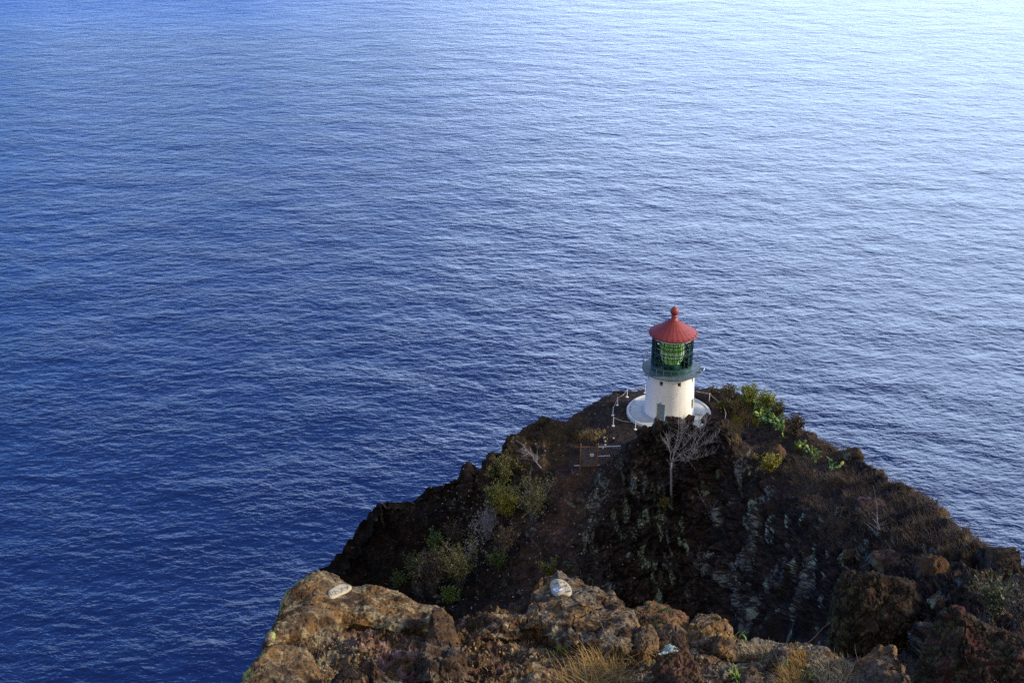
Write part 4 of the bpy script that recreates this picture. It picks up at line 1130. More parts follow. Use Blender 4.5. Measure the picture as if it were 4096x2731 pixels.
def headland_rocks():
    for (x0, x1, y0, y1, lab, k) in ROCKS:
        s_in = .58 if k in (6, 16, 5, 3) else .42
        g_ = ground((x0 + x1) / 2, y1 - (y1 - y0) * s_in); c = at((x0 + x1) / 2, (y0 + y1) / 2, math.hypot(*(g_ - CAM)[:2]) + (0 if k < 30 else -.2))
        s = px_scale(c); w = (x1 - x0) / s / 2; h = (y1 - y0) / s / 2
        top = [(.052, .030, .022), (.050, .036, .024), (.075, .042, .020), (.045, .028, .028)][k % 4]
        crag = k > 30
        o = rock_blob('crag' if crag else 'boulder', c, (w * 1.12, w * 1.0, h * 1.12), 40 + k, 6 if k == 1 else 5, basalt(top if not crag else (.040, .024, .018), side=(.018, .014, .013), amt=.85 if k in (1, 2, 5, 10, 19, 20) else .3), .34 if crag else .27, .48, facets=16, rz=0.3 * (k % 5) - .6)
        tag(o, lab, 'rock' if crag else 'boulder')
headland_rocks()
plants()

# dry turf: too many blades to count
def dry_grass():
    rng = np.random.default_rng(21)
    n = len(HEAD.data.vertices); co = np.empty(n * 3, dtype=np.float32); HEAD.data.vertices.foreach_get('co', co); co = co.reshape(-1, 3).astype(float)
    no = np.empty(n * 3, dtype=np.float32); HEAD.data.vertices.foreach_get('normal', no); no = no.reshape(-1, 3)
    q = project(co)
    g = sm(q[:, 0] - .55 * (q[:, 1] - 430), 735, 800) * sm(no[:, 2], .35, .6) * 1.0
    g = np.maximum(g, .55 * sm(q[:, 0], 470, 530) * (1 - sm(q[:, 0], 572, 590)) * (1 - sm(q[:, 1], 480, 530)) * sm(no[:, 2], .3, .6))
    g = np.maximum(g, .8 * sm(-q[:, 1], -398, -390) * sm(np.hypot(co[:, 0], co[:, 1]), 7.5, 8.5) * (q[:, 0] < 640) * (q[:, 1] < 430))
    g = g * sm(fbm(co / 2.2, 3, 230), -.35, .25)
    g *= (np.hypot(co[:, 0], co[:, 1]) > 7.2)
    g *= 1 - .92 * sm(q[:, 1], 535, 570) * (1 - sm(q[:, 0] - (q[:, 1] - 540) * 1.5, 955, 985))
    area = np.linalg.norm(co - CAM, axis=1) ** .5
    idx = rng.choice(n, 36000, p=g / g.sum())
    P = co[idx] + rng.normal(0, .08, (len(idx), 3)) * [1, 1, 0]
    V, Fc, c = blades_mesh(P, .28, .028, [(.10, .070, .036), (.13, .092, .05), (.075, .052, .03), (.06, .05, .022), (.085, .05, .032)], rng, .7, 2)
    tag(mesh_obj('dry_grass', V, Fc, M['blade'], None, False, c), kind='stuff')
    # standing wiry brush along the skyline
    m = (q[:, 0] > 800) & (g > .3); ww = m * g
    idx = rng.choice(n, 1500, p=ww / ww.sum()); paths = []
    for i in idx:
        for _ in range(3): paths.append(stem_path(co[i], [rng.normal(0, .5), rng.normal(0, .5), 1], rng.uniform(.4, 1.1), rng, 3, .15, .1, .013, .005))
    V, Fc = tubes_mesh(paths, 3); cc = np.tile([.085, .062, .05], (len(V), 1)) * rng.uniform(.7, 1.4, (len(V), 1))
    tag(mesh_obj('dry_brush', V, Fc, M['bark'], None, True, cc), kind='stuff')
    # pale scree chips in the left gully
    m = np.exp(-((q[:, 0] - 478 - (532 - q[:, 1]) * .55) / 11) ** 2) * (q[:, 1] > 485) * (q[:, 1] < 560) + .02 * (q[:, 0] > 430) * (q[:, 0] < 640)
    idx = rng.choice(n, 2600, p=m / m.sum()); P = co[idx]
    Vi, Fi = ico(1); s = rng.uniform(.03, .11, len(P))
    V = (Vi[None] * s[:, None, None] * rng.uniform(.6, 1.3, (len(P), 1, 3)) + P[:, None]).reshape(-1, 3)
    Fc = (Fi[None] + (np.arange(len(P)) * len(Vi))[:, None, None]).reshape(-1, 3)
    cc = np.repeat(np.array([(.20, .20, .18), (.12, .12, .10), (.30, .29, .26), (.09, .07, .06)])[rng.integers(0, 4, len(P))], len(Vi), 0)
    tag(mesh_obj('scree', V, Fc, M['rock'], None, False, cc), kind='stuff')
dry_grass()
# ------------------------------------------------------------------ the viewer's own cliff edge
def rl(py): return np.interp(py, [570, 600, 630, 660, 700, 760, 830], [17.8, 16, 14.5, 13, 11.3, 9.5, 8.0])
def fg_detail(p, n, s=0, cracks=1.0, grit=1.0):
    d = .085 * fbm(p / .95, 3, 500 + s) + .050 * ridged(p / .55, 3, 510 + s)
    w1, w2, wid = worley(p / .42 + .35 * fbm(p / .35, 2, 520 + s)[:, None], 530 + s)
    u1, u2, uid = worley(p / .085 + .2 * fbm(p / .1, 1, 560 + s)[:, None], 561 + s)
    d -= grit * .014 * (1 - sm(u1, .05, .42)) * sm(fbm(p / .3, 2, 562 + s), -.15, .25)
    d += grit * .012 * (uid - .5) * sm(u2 - u1, .01, .2)
    d += cracks * (.062 * (wid - .5) * sm(w2 - w1, .01, .14) - .042 * (1 - sm(w2 - w1, 0, .055)))
    d += grit * (.013 * ridged(p / .15, 3, 540 + s) + .009 * fbm(p / .05, 2, 550 + s))
    return d, wid, w2 - w1
def surf_normals(P):
    n = np.cross(np.gradient(P, axis=0), np.gradient(P, axis=1)); n /= np.linalg.norm(n, axis=2, keepdims=True) + 1e-9
    return n
def fg_colour(p, n, pal, s=0):
    """pal: (mix of) ochre, grey, pale lichen, red, dark"""
    OC = np.array([.195, .108, .038]); BR = np.array([.060, .034, .017]); GR = np.array([.13, .105, .074]); PL = np.array([.30, .235, .12]); RD = np.array([.12, .044, .034]); DK = np.array([.022, .015, .011]); GN = np.array([.33, .40, .11])
    a = fbm(p / .8, 4, 600 + s); b = fbm(p / .22, 4, 610 + s); c = fbm(p / .45, 4, 620 + s); e = fbm(p / .07, 3, 630 + s)
    col = np.tile(BR, (len(p), 1)) * (1 + .5 * b[:, None])
    def lay(col, C, m): m = np.clip(m, 0, 1)[:, None]; return col * (1 - m) + C * m
    col = lay(col, OC * (1 + .4 * e[:, None]), pal.get('ochre', 0) * sm(a + .4 * b, -.35, .25))
    col = lay(col, GR * (1 + .4 * e[:, None]), pal.get('grey', 0) * sm(c + .3 * b, -.15, .25))
    col = lay(col, RD * (1 + .4 * e[:, None]), pal.get('red', 0) * sm(fbm(p / .6, 3, 640 + s) + .3 * b, .0, .3))
    col = lay(col, PL * (1 + .3 * e[:, None]), pal.get('pale', 0) * sm(b + .5 * c + .4 * e, .10, .42))
    col = lay(col, DK, pal.get('dark', 0) * sm(fbm(p / .3, 4, 650 + s), -.05, .3))
    if pal.get('green'): col = lay(col, GN * (1 + .4 * e[:, None]), pal['green'] * sm(-n[:, 0] + .3 * b, .45, .80) * sm(e + b, -.3, .2))
    return col * pal.get('mul', 1.0)
def rock_loft(name, label, crest, base, pal, seed, lift=.55, bulge=1.6, back=1.0, rb0=-.12, nu=None, nv=170, cracks=1.0, grit=1.0, cat='boulder', r_add=0.0, calm=(), sc=None):
    """a boulder whose skyline and foot follow the rock in the photo, with its own body, back and thickness"""
    m = max(len(crest), len(base))
    def rs(poly, k):
        poly = np.array(poly, float); d = np.r_[0, np.cumsum(np.hypot(*np.diff(poly, axis=0).T))]
        return np.stack([np.interp(np.linspace(0, d[-1], k), d, poly[:, i]) for i in (0, 1)], 1)
    k = 26; C = rs(crest, k); B = rs(base, k)
    rows = []
    for i in range(k):
        rb = rl(B[i, 1]) + rb0 + r_add; rc = rb + max(.05, (rl(C[i, 1]) + r_add - rb) * lift); pts = []
        edge = min(1.0, min(i, k - 1 - i) / 3.0)
        b0 = at(*B[i], rb); pts.append(b0 - np.array([0, 0, .5 * (sc or 1)])); pts.append(b0)
        for t in (.2, .42, .65, .85):
            q = B[i] + (C[i] - B[i]) * t; pts.append(at(q[0], q[1], rb + (rc - rb) * t ** bulge))
        c0 = at(*C[i], rc); pts.append(c0)
        out = unit(np.array([*(c0 - CAM)[:2], 0]))
        pts.append(c0 + out * back * .35 - [0, 0, back * .30]); pts.append(c0 + out * back * .6 - [0, 0, back * 1.1]); pts.append(c0 + out * back * .5 - [0, 0, back * 2.6])
        rows.append(pts)
    K = np.array(rows); w = np.ptp(np.array(crest)[:, 0]); nu = nu or int(np.clip(w * 2.2, 60, 420))
    A = cr(K, np.arange(k, dtype=float), np.linspace(0, k - 1, nu))
    vk = np.concatenate([np.linspace(0, 1, 8, endpoint=False), np.linspace(1, 6, int(nv * .72), endpoint=False), np.linspace(6, 9, int(nv * .22))])
    P = np.swapaxes(cr(np.swapaxes(A, 0, 1), np.arange(K.shape[1], dtype=float), vk), 0, 1)
    n = surf_normals(P); fl = n[nu // 2, len(vk) // 2, 2] < 0
    if fl: n = -n
    p = P.reshape(-1, 3); nn = n.reshape(-1, 3)
    sc = sc or np.clip(w / 60.0, .25, 1.0)
    d, wid, wd = fg_detail(p / sc, nn, seed, cracks, grit); d = d * sc
    for (x, y, rx, ry) in calm:
        qq = project(p); d = d * (1 - .95 * np.exp(-(((qq[:, 0] - x) / rx) ** 4 + ((qq[:, 1] - y) / ry) ** 4)))
    fr = np.minimum(1, np.minimum(np.arange(nu), np.arange(nu)[::-1]) / 6.0)
    d = d * np.repeat(fr * .7 + .3, len(vk)) - .04 * sc
    p = p + nn * d[:, None]
    col = fg_colour(p / max(1, sc * .7), surf_normals(p.reshape(nu, -1, 3)).reshape(-1, 3) * (-1 if fl else 1), pal, seed)
    crk = (1 - sm(wd, 0, .06)) * .5 * cracks; col = col * (1 - np.clip(crk, 0, .6))[:, None] + np.array([.03, .022, .016]) * np.clip(crk, 0, .6)[:, None]
    Fc = grid_faces(nu, len(vk)); Fc = Fc[:, ::-1] if fl else Fc
    # close the two ends with fans so that the stone is a solid body
    org = p.mean(0); o = mesh_obj(name, p - org, Fc, M['rock'], None, True, col); o.location = org
    tag(o, label, cat); return o

def ledge():
    xs = [195, 235, 262, 285, 320, 400, 450, 482, 520, 560, 600, 640, 690, 740, 772, 800, 830, 850, 880, 902, 915, 935, 975]
    ys = [740, 716, 676, 646, 632, 626, 619, 613, 606, 606, 612, 618, 628, 640, 643, 648, 656, 659, 656, 668, 690, 740, 800]
    rows = []
    for x, y in zip(xs, ys):
        rr = rl(y); pts = []
        bot = max(780, y + 40)
        for t in (0, .22, .45, .7, 1.0):
            py = bot + (y - bot) * t; pts.append(at(x, py, rl(py)))
        e = pts[-1]; out = unit(np.array([*(e - CAM)[:2], 0]))
        pts += [e + out * .5 - [0, 0, .8], e + out * 1.1 - [0, 0, 3.5], e + out * 1.6 - [0, 0, 9]]
        rows.append(pts)
    K = np.array(rows); nu, u = 1150, np.linspace(xs[0], xs[-1], 1150)
    A = cr(K, np.array(xs, float), u)
    vk = np.concatenate([np.linspace(0, 4, 330, endpoint=False), np.linspace(4, 7, 50)])
    P = np.swapaxes(cr(np.swapaxes(A, 0, 1), np.arange(K.shape[1], dtype=float), vk), 0, 1)
    n = surf_normals(P); fl = n[nu // 2, 100, 2] < 0
    if fl: n = -n
    p = P.reshape(-1, 3); nn = n.reshape(-1, 3); q = project(p)
    lump = sm(-np.abs(q[:, 0] - 430), -110, -60)        # the clotted red and brown earth left of centre
    d, wid, wd = fg_detail(p, nn, 7, .6, 1.3)
    d = d * (1.35 + .7 * lump) + .055 * lump * ridged(p / .28, 3, 700)
    p = p + nn * d[:, None]
    n2 = surf_normals(p.reshape(nu, -1, 3)).reshape(-1, 3) * (-1 if fl else 1)
    a = fg_colour(p, n2, dict(ochre=.35, red=.45, pale=.25, dark=.45), 7)
    b = fg_colour(p, n2, dict(ochre=.35, grey=.9, pale=.5, red=.2), 8)
    c = fg_colour(p, n2, dict(ochre=.5, grey=.5, pale=.55), 9)
    wl = (1 - sm(q[:, 0], 320, 370))[:, None]; wr = sm(q[:, 0], 600, 660)[:, None]
    col = c * wl + (1 - wl) * (a * (1 - wr) + b * wr)
    e = fbm(p / .25, 3, 720); pk = (sm(e, .1, .35) * lump * .7)[:, None] * (np.abs(q[:, 0] - 405) < 60)[:, None]
    col = col * (1 - pk) + np.array([.30, .17, .15]) * pk
    pb = (sm(gn(p / .05, 730), .5, .6) * .4)[:, None]; col = col * (1 - pb) + np.array([.22, .165, .095]) * pb
    Fc = grid_faces(nu, len(vk)); Fc = Fc[:, ::-1] if fl else Fc
    o = mesh_obj('cliff_ledge', p, Fc, M['rock'], None, True, col); return tag(o, kind='structure')
LEDGE = ledge()

FG = {}
FG['long'] = rock_loft('boulder', 'long rounded ochre boulder at left with a pale cement patch scratched with a name',
    [(270,640),(273,622),(277,605),(284,593),(292,584),(300,577.5),(308,573),(318,571),(328,572.5),(338,576),(345,580.5),(352,584.5),(362,583),(374,583),(384,586.5),(396,591),(408,596.5),(418,601),(426,604.5),(433,602.5),(440,603),(447,608.5),(451,618),(452,630)],
    [(262,660),(270,650),(284,643),(300,640),(312,638),(324,632),(340,628),(352,627),(372,630),(386,633),(396,635),(404,632),(420,630),(436,634),(452,640)],
    dict(ochre=.75, grey=.45, pale=.45, green=.8), 21, lift=.62, bulge=1.75, back=1.6, nu=430, nv=260, cracks=.35, grit=1.0, r_add=-.1, calm=[(340, 591, 17, 11)])
FG['lichen'] = rock_loft('boulder', 'brown slab with bright green lichen along its seaward edge in the bottom left corner',
    [(229,706),(236,692),(243,679),(252,664),(260,652),(266,645),(274,643),(284,645),(294,646),(304,650),(312,655),(318,664),(324,678)],
    [(226,740),(240,738),(260,734),(280,728),(300,722),(318,716),(332,706)], dict(ochre=.6, grey=.25, pale=.25, green=1.0), 22, lift=.6, bulge=1.5, back=1.6, nu=240, nv=200, cracks=.3)
FG['cap'] = rock_loft('boulder', 'small rounded stone tucked against the long boulder above the green edged slab',
    [(265,650),(269,643),(276,640.5),(284,641),(291,645),(295,650)], [(266,656),(276,656),(286,655),(296,653)], dict(ochre=.6, pale=.2), 23, back=.4, nu=70, nv=60, cracks=.2, r_add=-.12)
FG['centre'] = rock_loft('boulder', 'tall cracked ochre boulder in the middle with a round cement patch and white paint',
    [(526,616),(529,600),(531,589),(535,586),(538,578),(544,574),(551,570.5),(557,567),(563,570.5),(570,575),(578,574.5),(585,578),(590,585),(594,584),(599,588),(606,591.5),(612,590),(617,595),(622,600),(627,606),(633,613),(638,621),(642,630)],
    [(524,626),(540,628),(556,634),(575,640),(592,646),(610,650),(628,648),(642,642)],
    dict(ochre=.85, grey=.75, pale=.2), 24, lift=.80, bulge=1.25, back=1.4, nu=300, nv=260, cracks=1.15, r_add=-.40, calm=[(561, 587, 16, 13)])
FG['wedge'] = rock_loft('boulder', 'rust brown wedge shaped boulder with a green left edge right of the tall one',
    [(629,616),(634,606),(641,600),(648,597),(655,595),(661,598.5),(668,602),(676,607),(684,612.5),(690,620)], [(632,626),(648,628),(664,630),(680,631),(692,630)], dict(ochre=.7, red=.5, green=.7), 25, lift=.7, bulge=1.6, back=1.2, nu=170, nv=130, cracks=.8)
FG['low'] = rock_loft('boulder', 'low ochre rock in front of the rust brown wedge',
    [(650,640),(654,631),(660,625),(668,622),(676,621.5),(684,625),(691,631),(696,641)], [(652,650),(668,654),(684,654),(698,648)], dict(ochre=.9, grey=.6), 26, back=.7, nu=120, nv=100, cracks=.8)
FG['right'] = rock_loft('boulder', 'round topped golden brown boulder right of centre before the dark cliff',
    [(684,634),(689,620),(695,613.5),(702,612),(708,610),(712,608),(720,610),(727,614),(732,620),(736,629),(738,638),(739,648)], [(686,646),(700,652),(716,658),(730,660),(742,656)], dict(ochre=.95, grey=.45), 27, lift=.7, bulge=1.9, back=1.2, nu=190, nv=170, cracks=.9)
FG['knobby'] = rock_loft('boulder', 'pale knobby rock left of the tall cracked boulder',
    [(474,630),(478,620),(485,613),(493,610),(502,608.5),(512,612),(518,610),(524,612),(529,619),(532,630)], [(474,638),(490,640),(508,640),(524,638),(534,636)], dict(ochre=.3, pale=.95, grey=.6), 28, back=.9, nu=150, nv=90, cracks=1.0, grit=1.5)
FG['palelow'] = rock_loft('boulder', 'low pitted pale rock at the foot of the tall cracked boulder',
    [(540,626),(545,620),(552,617.5),(560,618),(568,623),(576,631),(583,640)], [(540,634),(552,638),(566,645),(584,650)], dict(pale=.9, grey=.7), 29, back=.5, nu=100, nv=70, grit=1.6, r_add=-.25)
FG['block'] = rock_loft('boulder', 'dark brown square block leaning on the right end of the long boulder',
    [(426,632),(428,618),(430,607),(436,606.5),(444,610),(450,613),(455,620),(458,632)], [(424,642),(438,646),(450,646),(462,642)], dict(ochre=.25, dark=.3), 30, back=.6, nu=90, nv=90, cracks=.3, r_add=-.3)
FG['rust'] = rock_loft('boulder', 'dark rust brown pointed rock with a pale blue lichen splash at bottom centre',
    [(652,676),(654,660),(658,648),(664,641),(671,635.5),(677,634),(682,638),(687,645),(694,654),(700,662),(706,674),(710,690)], [(648,716),(664,726),(684,730),(702,728),(714,722)], dict(dark=.7, red=.35, ochre=.2), 31, lift=.5, bulge=1.4, back=.7, nu=170, nv=190, cracks=.5, grit=1.6, r_add=-.25)
FG['round'] = rock_loft('boulder', 'lumpy sunlit tan rock cut by the bottom edge left of the golden grass',
    [(497,700),(504,684),(512,671),(522,664),(532,662),(542,667),(552,674),(562,680),(572,692)], [(492,726),(512,732),(536,736),(560,734),(578,726)], dict(ochre=.55, grey=.5, pale=.6), 32, lift=.5, back=.8, nu=170, nv=130, grit=1.4, r_add=-.1)
FG['greybottom'] = rock_loft('boulder', 'grey green lichened rock at the bottom edge below the pink earth',
    [(362,700),(364,682),(367,666),(372,659),(378,662),(386,669),(394,675),(410,680),(424,686),(434,700)], [(358,724),(380,730),(404,732),(430,728)], dict(grey=.9, pale=.35, dark=.2), 33, lift=.5, back=.7, nu=150, nv=120, grit=1.5, r_add=-.1)
FG['darkbottom'] = rock_loft('boulder', 'black soft edged rock at the bottom edge left of the grey green one',
    [(327,700),(331,682),(336,673),(344,668),(354,670),(362,676),(366,690)], [(324,722),(344,726),(368,722)], dict(dark=1.0), 34, lift=.5, back=.6, nu=100, nv=90, r_add=-.1)
FG['hood'] = rock_loft('boulder', 'dark grey hooded rock overhanging red earth below the brown block',
    [(416,668),(418,655),(421,645),(428,639),(440,636),(452,638),(462,645),(466,656),(468,668)], [(414,680),(432,684),(450,684),(470,680)], dict(grey=.5, dark=.6), 35, lift=.55, back=.6, nu=120, nv=100, grit=1.5, r_add=-.15)
FG['egg'] = rock_loft('boulder', 'rounded brown stone among green sprigs at the bottom right of centre',
    [(737,690),(739,676),(743,668),(750,664.5),(757,667),(762,674),(766,686)], [(736,704),(750,710),(768,706)], dict(ochre=.55, grey=.4), 36, back=.4, nu=80, nv=80, cracks=.4, r_add=-.1)
FG['end'] = rock_loft('boulder', 'two knobbed ochre rock at the right end of the cliff edge beside the black cleft',
    [(846,672),(852,662),(858,656),(866,652),(872,648),(876,643),(881,642),(885,646),(890,643),(895,644.5),(899,652),(902,660),(906,666),(909,676),(911,692),(912,710)], [(842,690),(860,702),(880,714),(900,724),(914,728)], dict(ochre=.8, grey=.4, red=.15), 37, lift=.55, bulge=1.5, back=1.6, nu=190, nv=170, cracks=.7)
FG['mid'] = rock_loft('boulder', 'brown topped grey rock on the edge left of the two knobbed one',
    [(795,656),(801,648),(808,644),(817,642.5),(826,645),(832,650),(836,660)], [(796,664),(812,668),(826,668),(838,666)], dict(ochre=.6, grey=.7), 38, back=.9, nu=100, nv=80)
FG['slate'] = rock_loft('boulder', 'grey blue flat rock on the edge right of the golden brown boulder',
    [(768,660),(772,650),(780,644.5),(790,644),(798,650),(803,660)], [(766,668),(782,672),(804,668)], dict(grey=1.0, pale=.2), 39, back=.8, nu=90, nv=70)
FG['clod'] = rock_loft('boulder', 'clotted ochre brown rock right of the cracked boulder foot, with a dark hole below',
    [(630,640),(634,628),(640,622.5),(648,621),(654,624),(658,632),(660,642)], [(630,650),(642,654),(660,652)], dict(ochre=.8, grey=.3), 40, back=.5, nu=90, nv=80, r_add=-.2)
# big masses on the near flank of the headland
rock_loft('boulder', 'huge dark boulder with a rounded red brown top and pale green left edge, lower right',
    [(830,640),(831,612),(832,596),(836,582),(841,573),(849,570.5),(858,571),(867,569),(876,570),(885,573),(894,575),(903,578),(911,582),(917,589),(923,602),(921,612),(914,632)],
    [(831,660),(840,668),(852,672),(868,672),(886,668),(902,660),(914,648)], dict(red=.45, dark=.7, grey=.5, pale=.2, green=.30, mul=.34), 61, lift=.75, bulge=2.6, back=4.5, nu=260, nv=220, cracks=1.5, grit=1.5, r_add=42, sc=2.6)
rock_loft('boulder', 'broad purple red rock mass with grey lichen blotches in the lower right corner',
    [(906,700),(911,678),(916,660),(920,647),(926,638),(931,628),(935,620),(943,611),(955,606.5),(964,610),(972,615),(984,620),(997,626),(1012,630),(1028,634),(1050,642)],
    [(900,745),(930,750),(965,752),(1005,748),(1060,735)], dict(red=.95, dark=.5, grey=.5, pale=.15, green=.25, mul=.42), 62, lift=.8, bulge=2.2, back=4.5, nu=300, nv=240, cracks=1.6, grit=1.6, r_add=27, sc=2.2)
bpy.context.view_layer.update()

# ------------------------------------------------------------------ cement patches with scratched names
M['cement'] = plain('pale_cement', (.36, .30, .19), rough=.9, var=.12, vs=6, bump=.008, bs=30)
M['scratch'] = plain('scratched_groove', (.17, .13, .08), rough=.95)
M['paint'] = plain('white_paint', (.72, .72, .74), rough=.7)
def hit_local(o, px, py):
    mi = o.matrix_world.inverted(); a = mi @ Vector(CAM); d = (mi.to_3x3() @ Vector(ray(px, py))).normalized()
    ok, loc, nor, i = o.ray_cast(a, d); return np.array(o.matrix_world @ loc) if ok else None
def patch(ob, outline, strokes, label_paint=None):
    pts = [hit_local(ob, x, y) for x, y in outline]; pts = [p for p in pts if p is not None]
    cx = np.mean([q[0] for q in outline]); cy = np.mean([q[1] for q in outline])
    inn = [hit_local(ob, cx + (x - cx) * s, cy + (y - cy) * s) for x, y in outline for s in (.0, .35, .7)]
    A = np.array(pts + [p for p in inn if p is not None]); c = A.mean(0); u, s, vt = np.linalg.svd(A - c); n = vt[2]; n = n if np.dot(n, CAM - c) > 0 else -n
    def pl(x, y):
        d = ray(x, y); return CAM + d * (np.dot(c - CAM, n) / np.dot(d, n))
    def drape(x, y, lift):
        h = hit_local(ob, x, y); q = pl(x, y)
        q = q if h is None else (h * .85 + q * .15 if np.linalg.norm(h - q) < .3 else q)
        return q + n * lift
    org = np.array(ob.location); m = len(outline); V = []; Fs = []
    for s_, lf in ((1.07, -.06), (1.0, .010), (.93, .024), (.72, .024), (.48, .024), (.24, .024)):
        for (x, y) in outline: V.append(drape(cx + (x - cx) * s_, cy + (y - cy) * s_, lf))
    V.append(drape(cx, cy, .024)); k = 6
    for a in range(k - 1):
        for i in range(m): Fs.append((a * m + i, a * m + (i + 1) % m, (a + 1) * m + (i + 1) % m, (a + 1) * m + i))
    for i in range(m): Fs.append(((k - 1) * m + i, (k - 1) * m + (i + 1) % m, k * m))
    po = mesh_obj('cement_patch', np.array(V) - org, Fs, M['cement'], ob, True)
    bpy.context.view_layer.update()
    def on(x, y, lift):
        h = hit_local(po, x, y); return (h if h is not None else drape(x, y, .024)) + n * lift - org
    def dense(st):
        out = []
        for (p, q) in zip(st[:-1], st[1:]):
            for u in np.linspace(0, 1, 5)[:-1]: out.append((p[0] + (q[0] - p[0]) * u, p[1] + (q[1] - p[1]) * u))
        return out + [st[-1]]
    words = empty('lettering', (0, 0, 0)) if False else None
    b = MB()
    for st in strokes: b.tube([on(x, y, .001) for x, y in dense(st)], .005, 5)
    b.build('lettering', M['scratch'], po)
    if label_paint:
        b = MB(); rng = np.random.default_rng(3)
        for (x, y, w, h) in label_paint:
            vs = [on(x + w * math.cos(t) * rng.uniform(.6, 1.1), y + h * math.sin(t) * rng.uniform(.6, 1.1), .004) for t in np.linspace(0, 2 * math.pi, 11)[:-1]]
            b.add(vs, [tuple(range(10))])
        b.build('white_paint', M['paint'], po)
def q2(x, y): return ((1270 + x / 13.067) / 4, (2310 + y / 13.067) / 4)
ra = [[(620,770),(760,905)],[(620,770),(650,715),(740,700),(795,740),(780,790),(715,825)],[(715,825),(960,850)],
      [(835,655),(1000,835)],[(835,655),(1120,715)],[(905,745),(1010,700)],
      [(1080,530),(1230,600),(1280,680),(1240,740),(1090,690)],
      [(1215,500),(1345,640)],[(1215,500),(1400,530)],[(1290,570),(1340,545)],
      [(1410,465),(1590,565)],[(1410,465),(1590,540)],[(1540,410),(1660,480)],[(1590,540),(1540,410)]]
patch(FG['long'], [q2(*p) for p in [(545,760),(560,690),(640,640),(760,570),(900,470),(1050,400),(1180,365),(1350,365),(1500,385),(1640,420),(1750,440),(1785,520),(1700,640),(1600,720),(1450,800),(1300,860),(1150,930),(1000,1010),(870,1050),(700,1050),(580,960),(540,860)]],
      [[q2(*p) for p in st] for st in ra])
def q3(x, y): return ((2100 + x / 7.84) / 4, (2280 + y / 7.84) / 4)
le = [[(880,380),(905,440),(950,425)],[(965,365),(985,415)],[(1005,415),(1000,360),(1040,400),(1035,350)],[(1120,340),(1130,400),(1170,380),(1165,345),(1120,340)],[(1205,350),(1230,380),(1250,345)],[(1230,380),(1235,410)],
      [(1105,500),(1130,530),(1150,490)],[(1130,530),(1135,560)],[(1190,470),(1160,490),(1190,510),(1165,530)],[(1205,465),(1240,520),(1270,490),(1240,450)],[(1275,510),(1265,450),(1310,500),(1300,430)],
      [(1040,560),(1060,590)],[(1255,560),(1290,590)],
      [(1270,660),(1300,640),(1285,690),(1315,690)],[(1330,640),(1345,680),(1370,665),(1350,630),(1330,640)],[(1385,625),(1395,660)],[(1420,610),(1405,640),(1425,650),(1430,630),(1408,640)]]
patch(FG['centre'], [q3(*p) for p in [(790,400),(840,330),(930,290),(1000,275),(1100,295),(1200,320),(1300,380),(1380,450),(1440,540),(1465,640),(1455,730),(1400,790),(1310,790),(1200,740),(1090,780),(960,790),(880,740),(830,660),(800,560),(775,470)]],
      [[q3(*p) for p in st] for st in le], [(*q3(930, 600), 1.9, 1.3), (*q3(1010, 560), 1.6, 1.2), (*q3(1080, 610), 2.0, 1.2), (*q3(1000, 650), 1.6, .8), (*q3(1140, 590), 1.1, 1.0)])
# pale blue lichen splash on the rust brown rock: a crust with its own outline
def crust():
    o = FG['rust']; rng = np.random.default_rng(9); V = []; Fs = []; org = np.array(o.location)
    for _ in range(150):
        x = 666 + rng.normal(0, 4.2); y = 648 + rng.normal(0, 2.4)
        p = hit_local(o, x, y)
        if p is None: continue
        d = unit(CAM - p); a = unit(np.cross(d, [0, 0, 1])); b = np.cross(a, d); s = rng.uniform(.006, .022); k = len(V)
        for t in range(6): V.append(p + d * .004 - org + (a * math.cos(t * 1.047) + b * math.sin(t * 1.047)) * s * rng.uniform(.6, 1.2))
        V.append(p + d * .010 - org)
        for t in range(6): Fs.append((k + t, k + (t + 1) % 6, k + 6))
    M['crust'] = plain('pale_blue_lichen', (.30, .38, .35), rough=.95, var=.25, vs=20)
    tag(mesh_obj('lichen_crust', np.array(V), Fs, M['crust'], o, False), kind='stuff')
crust()

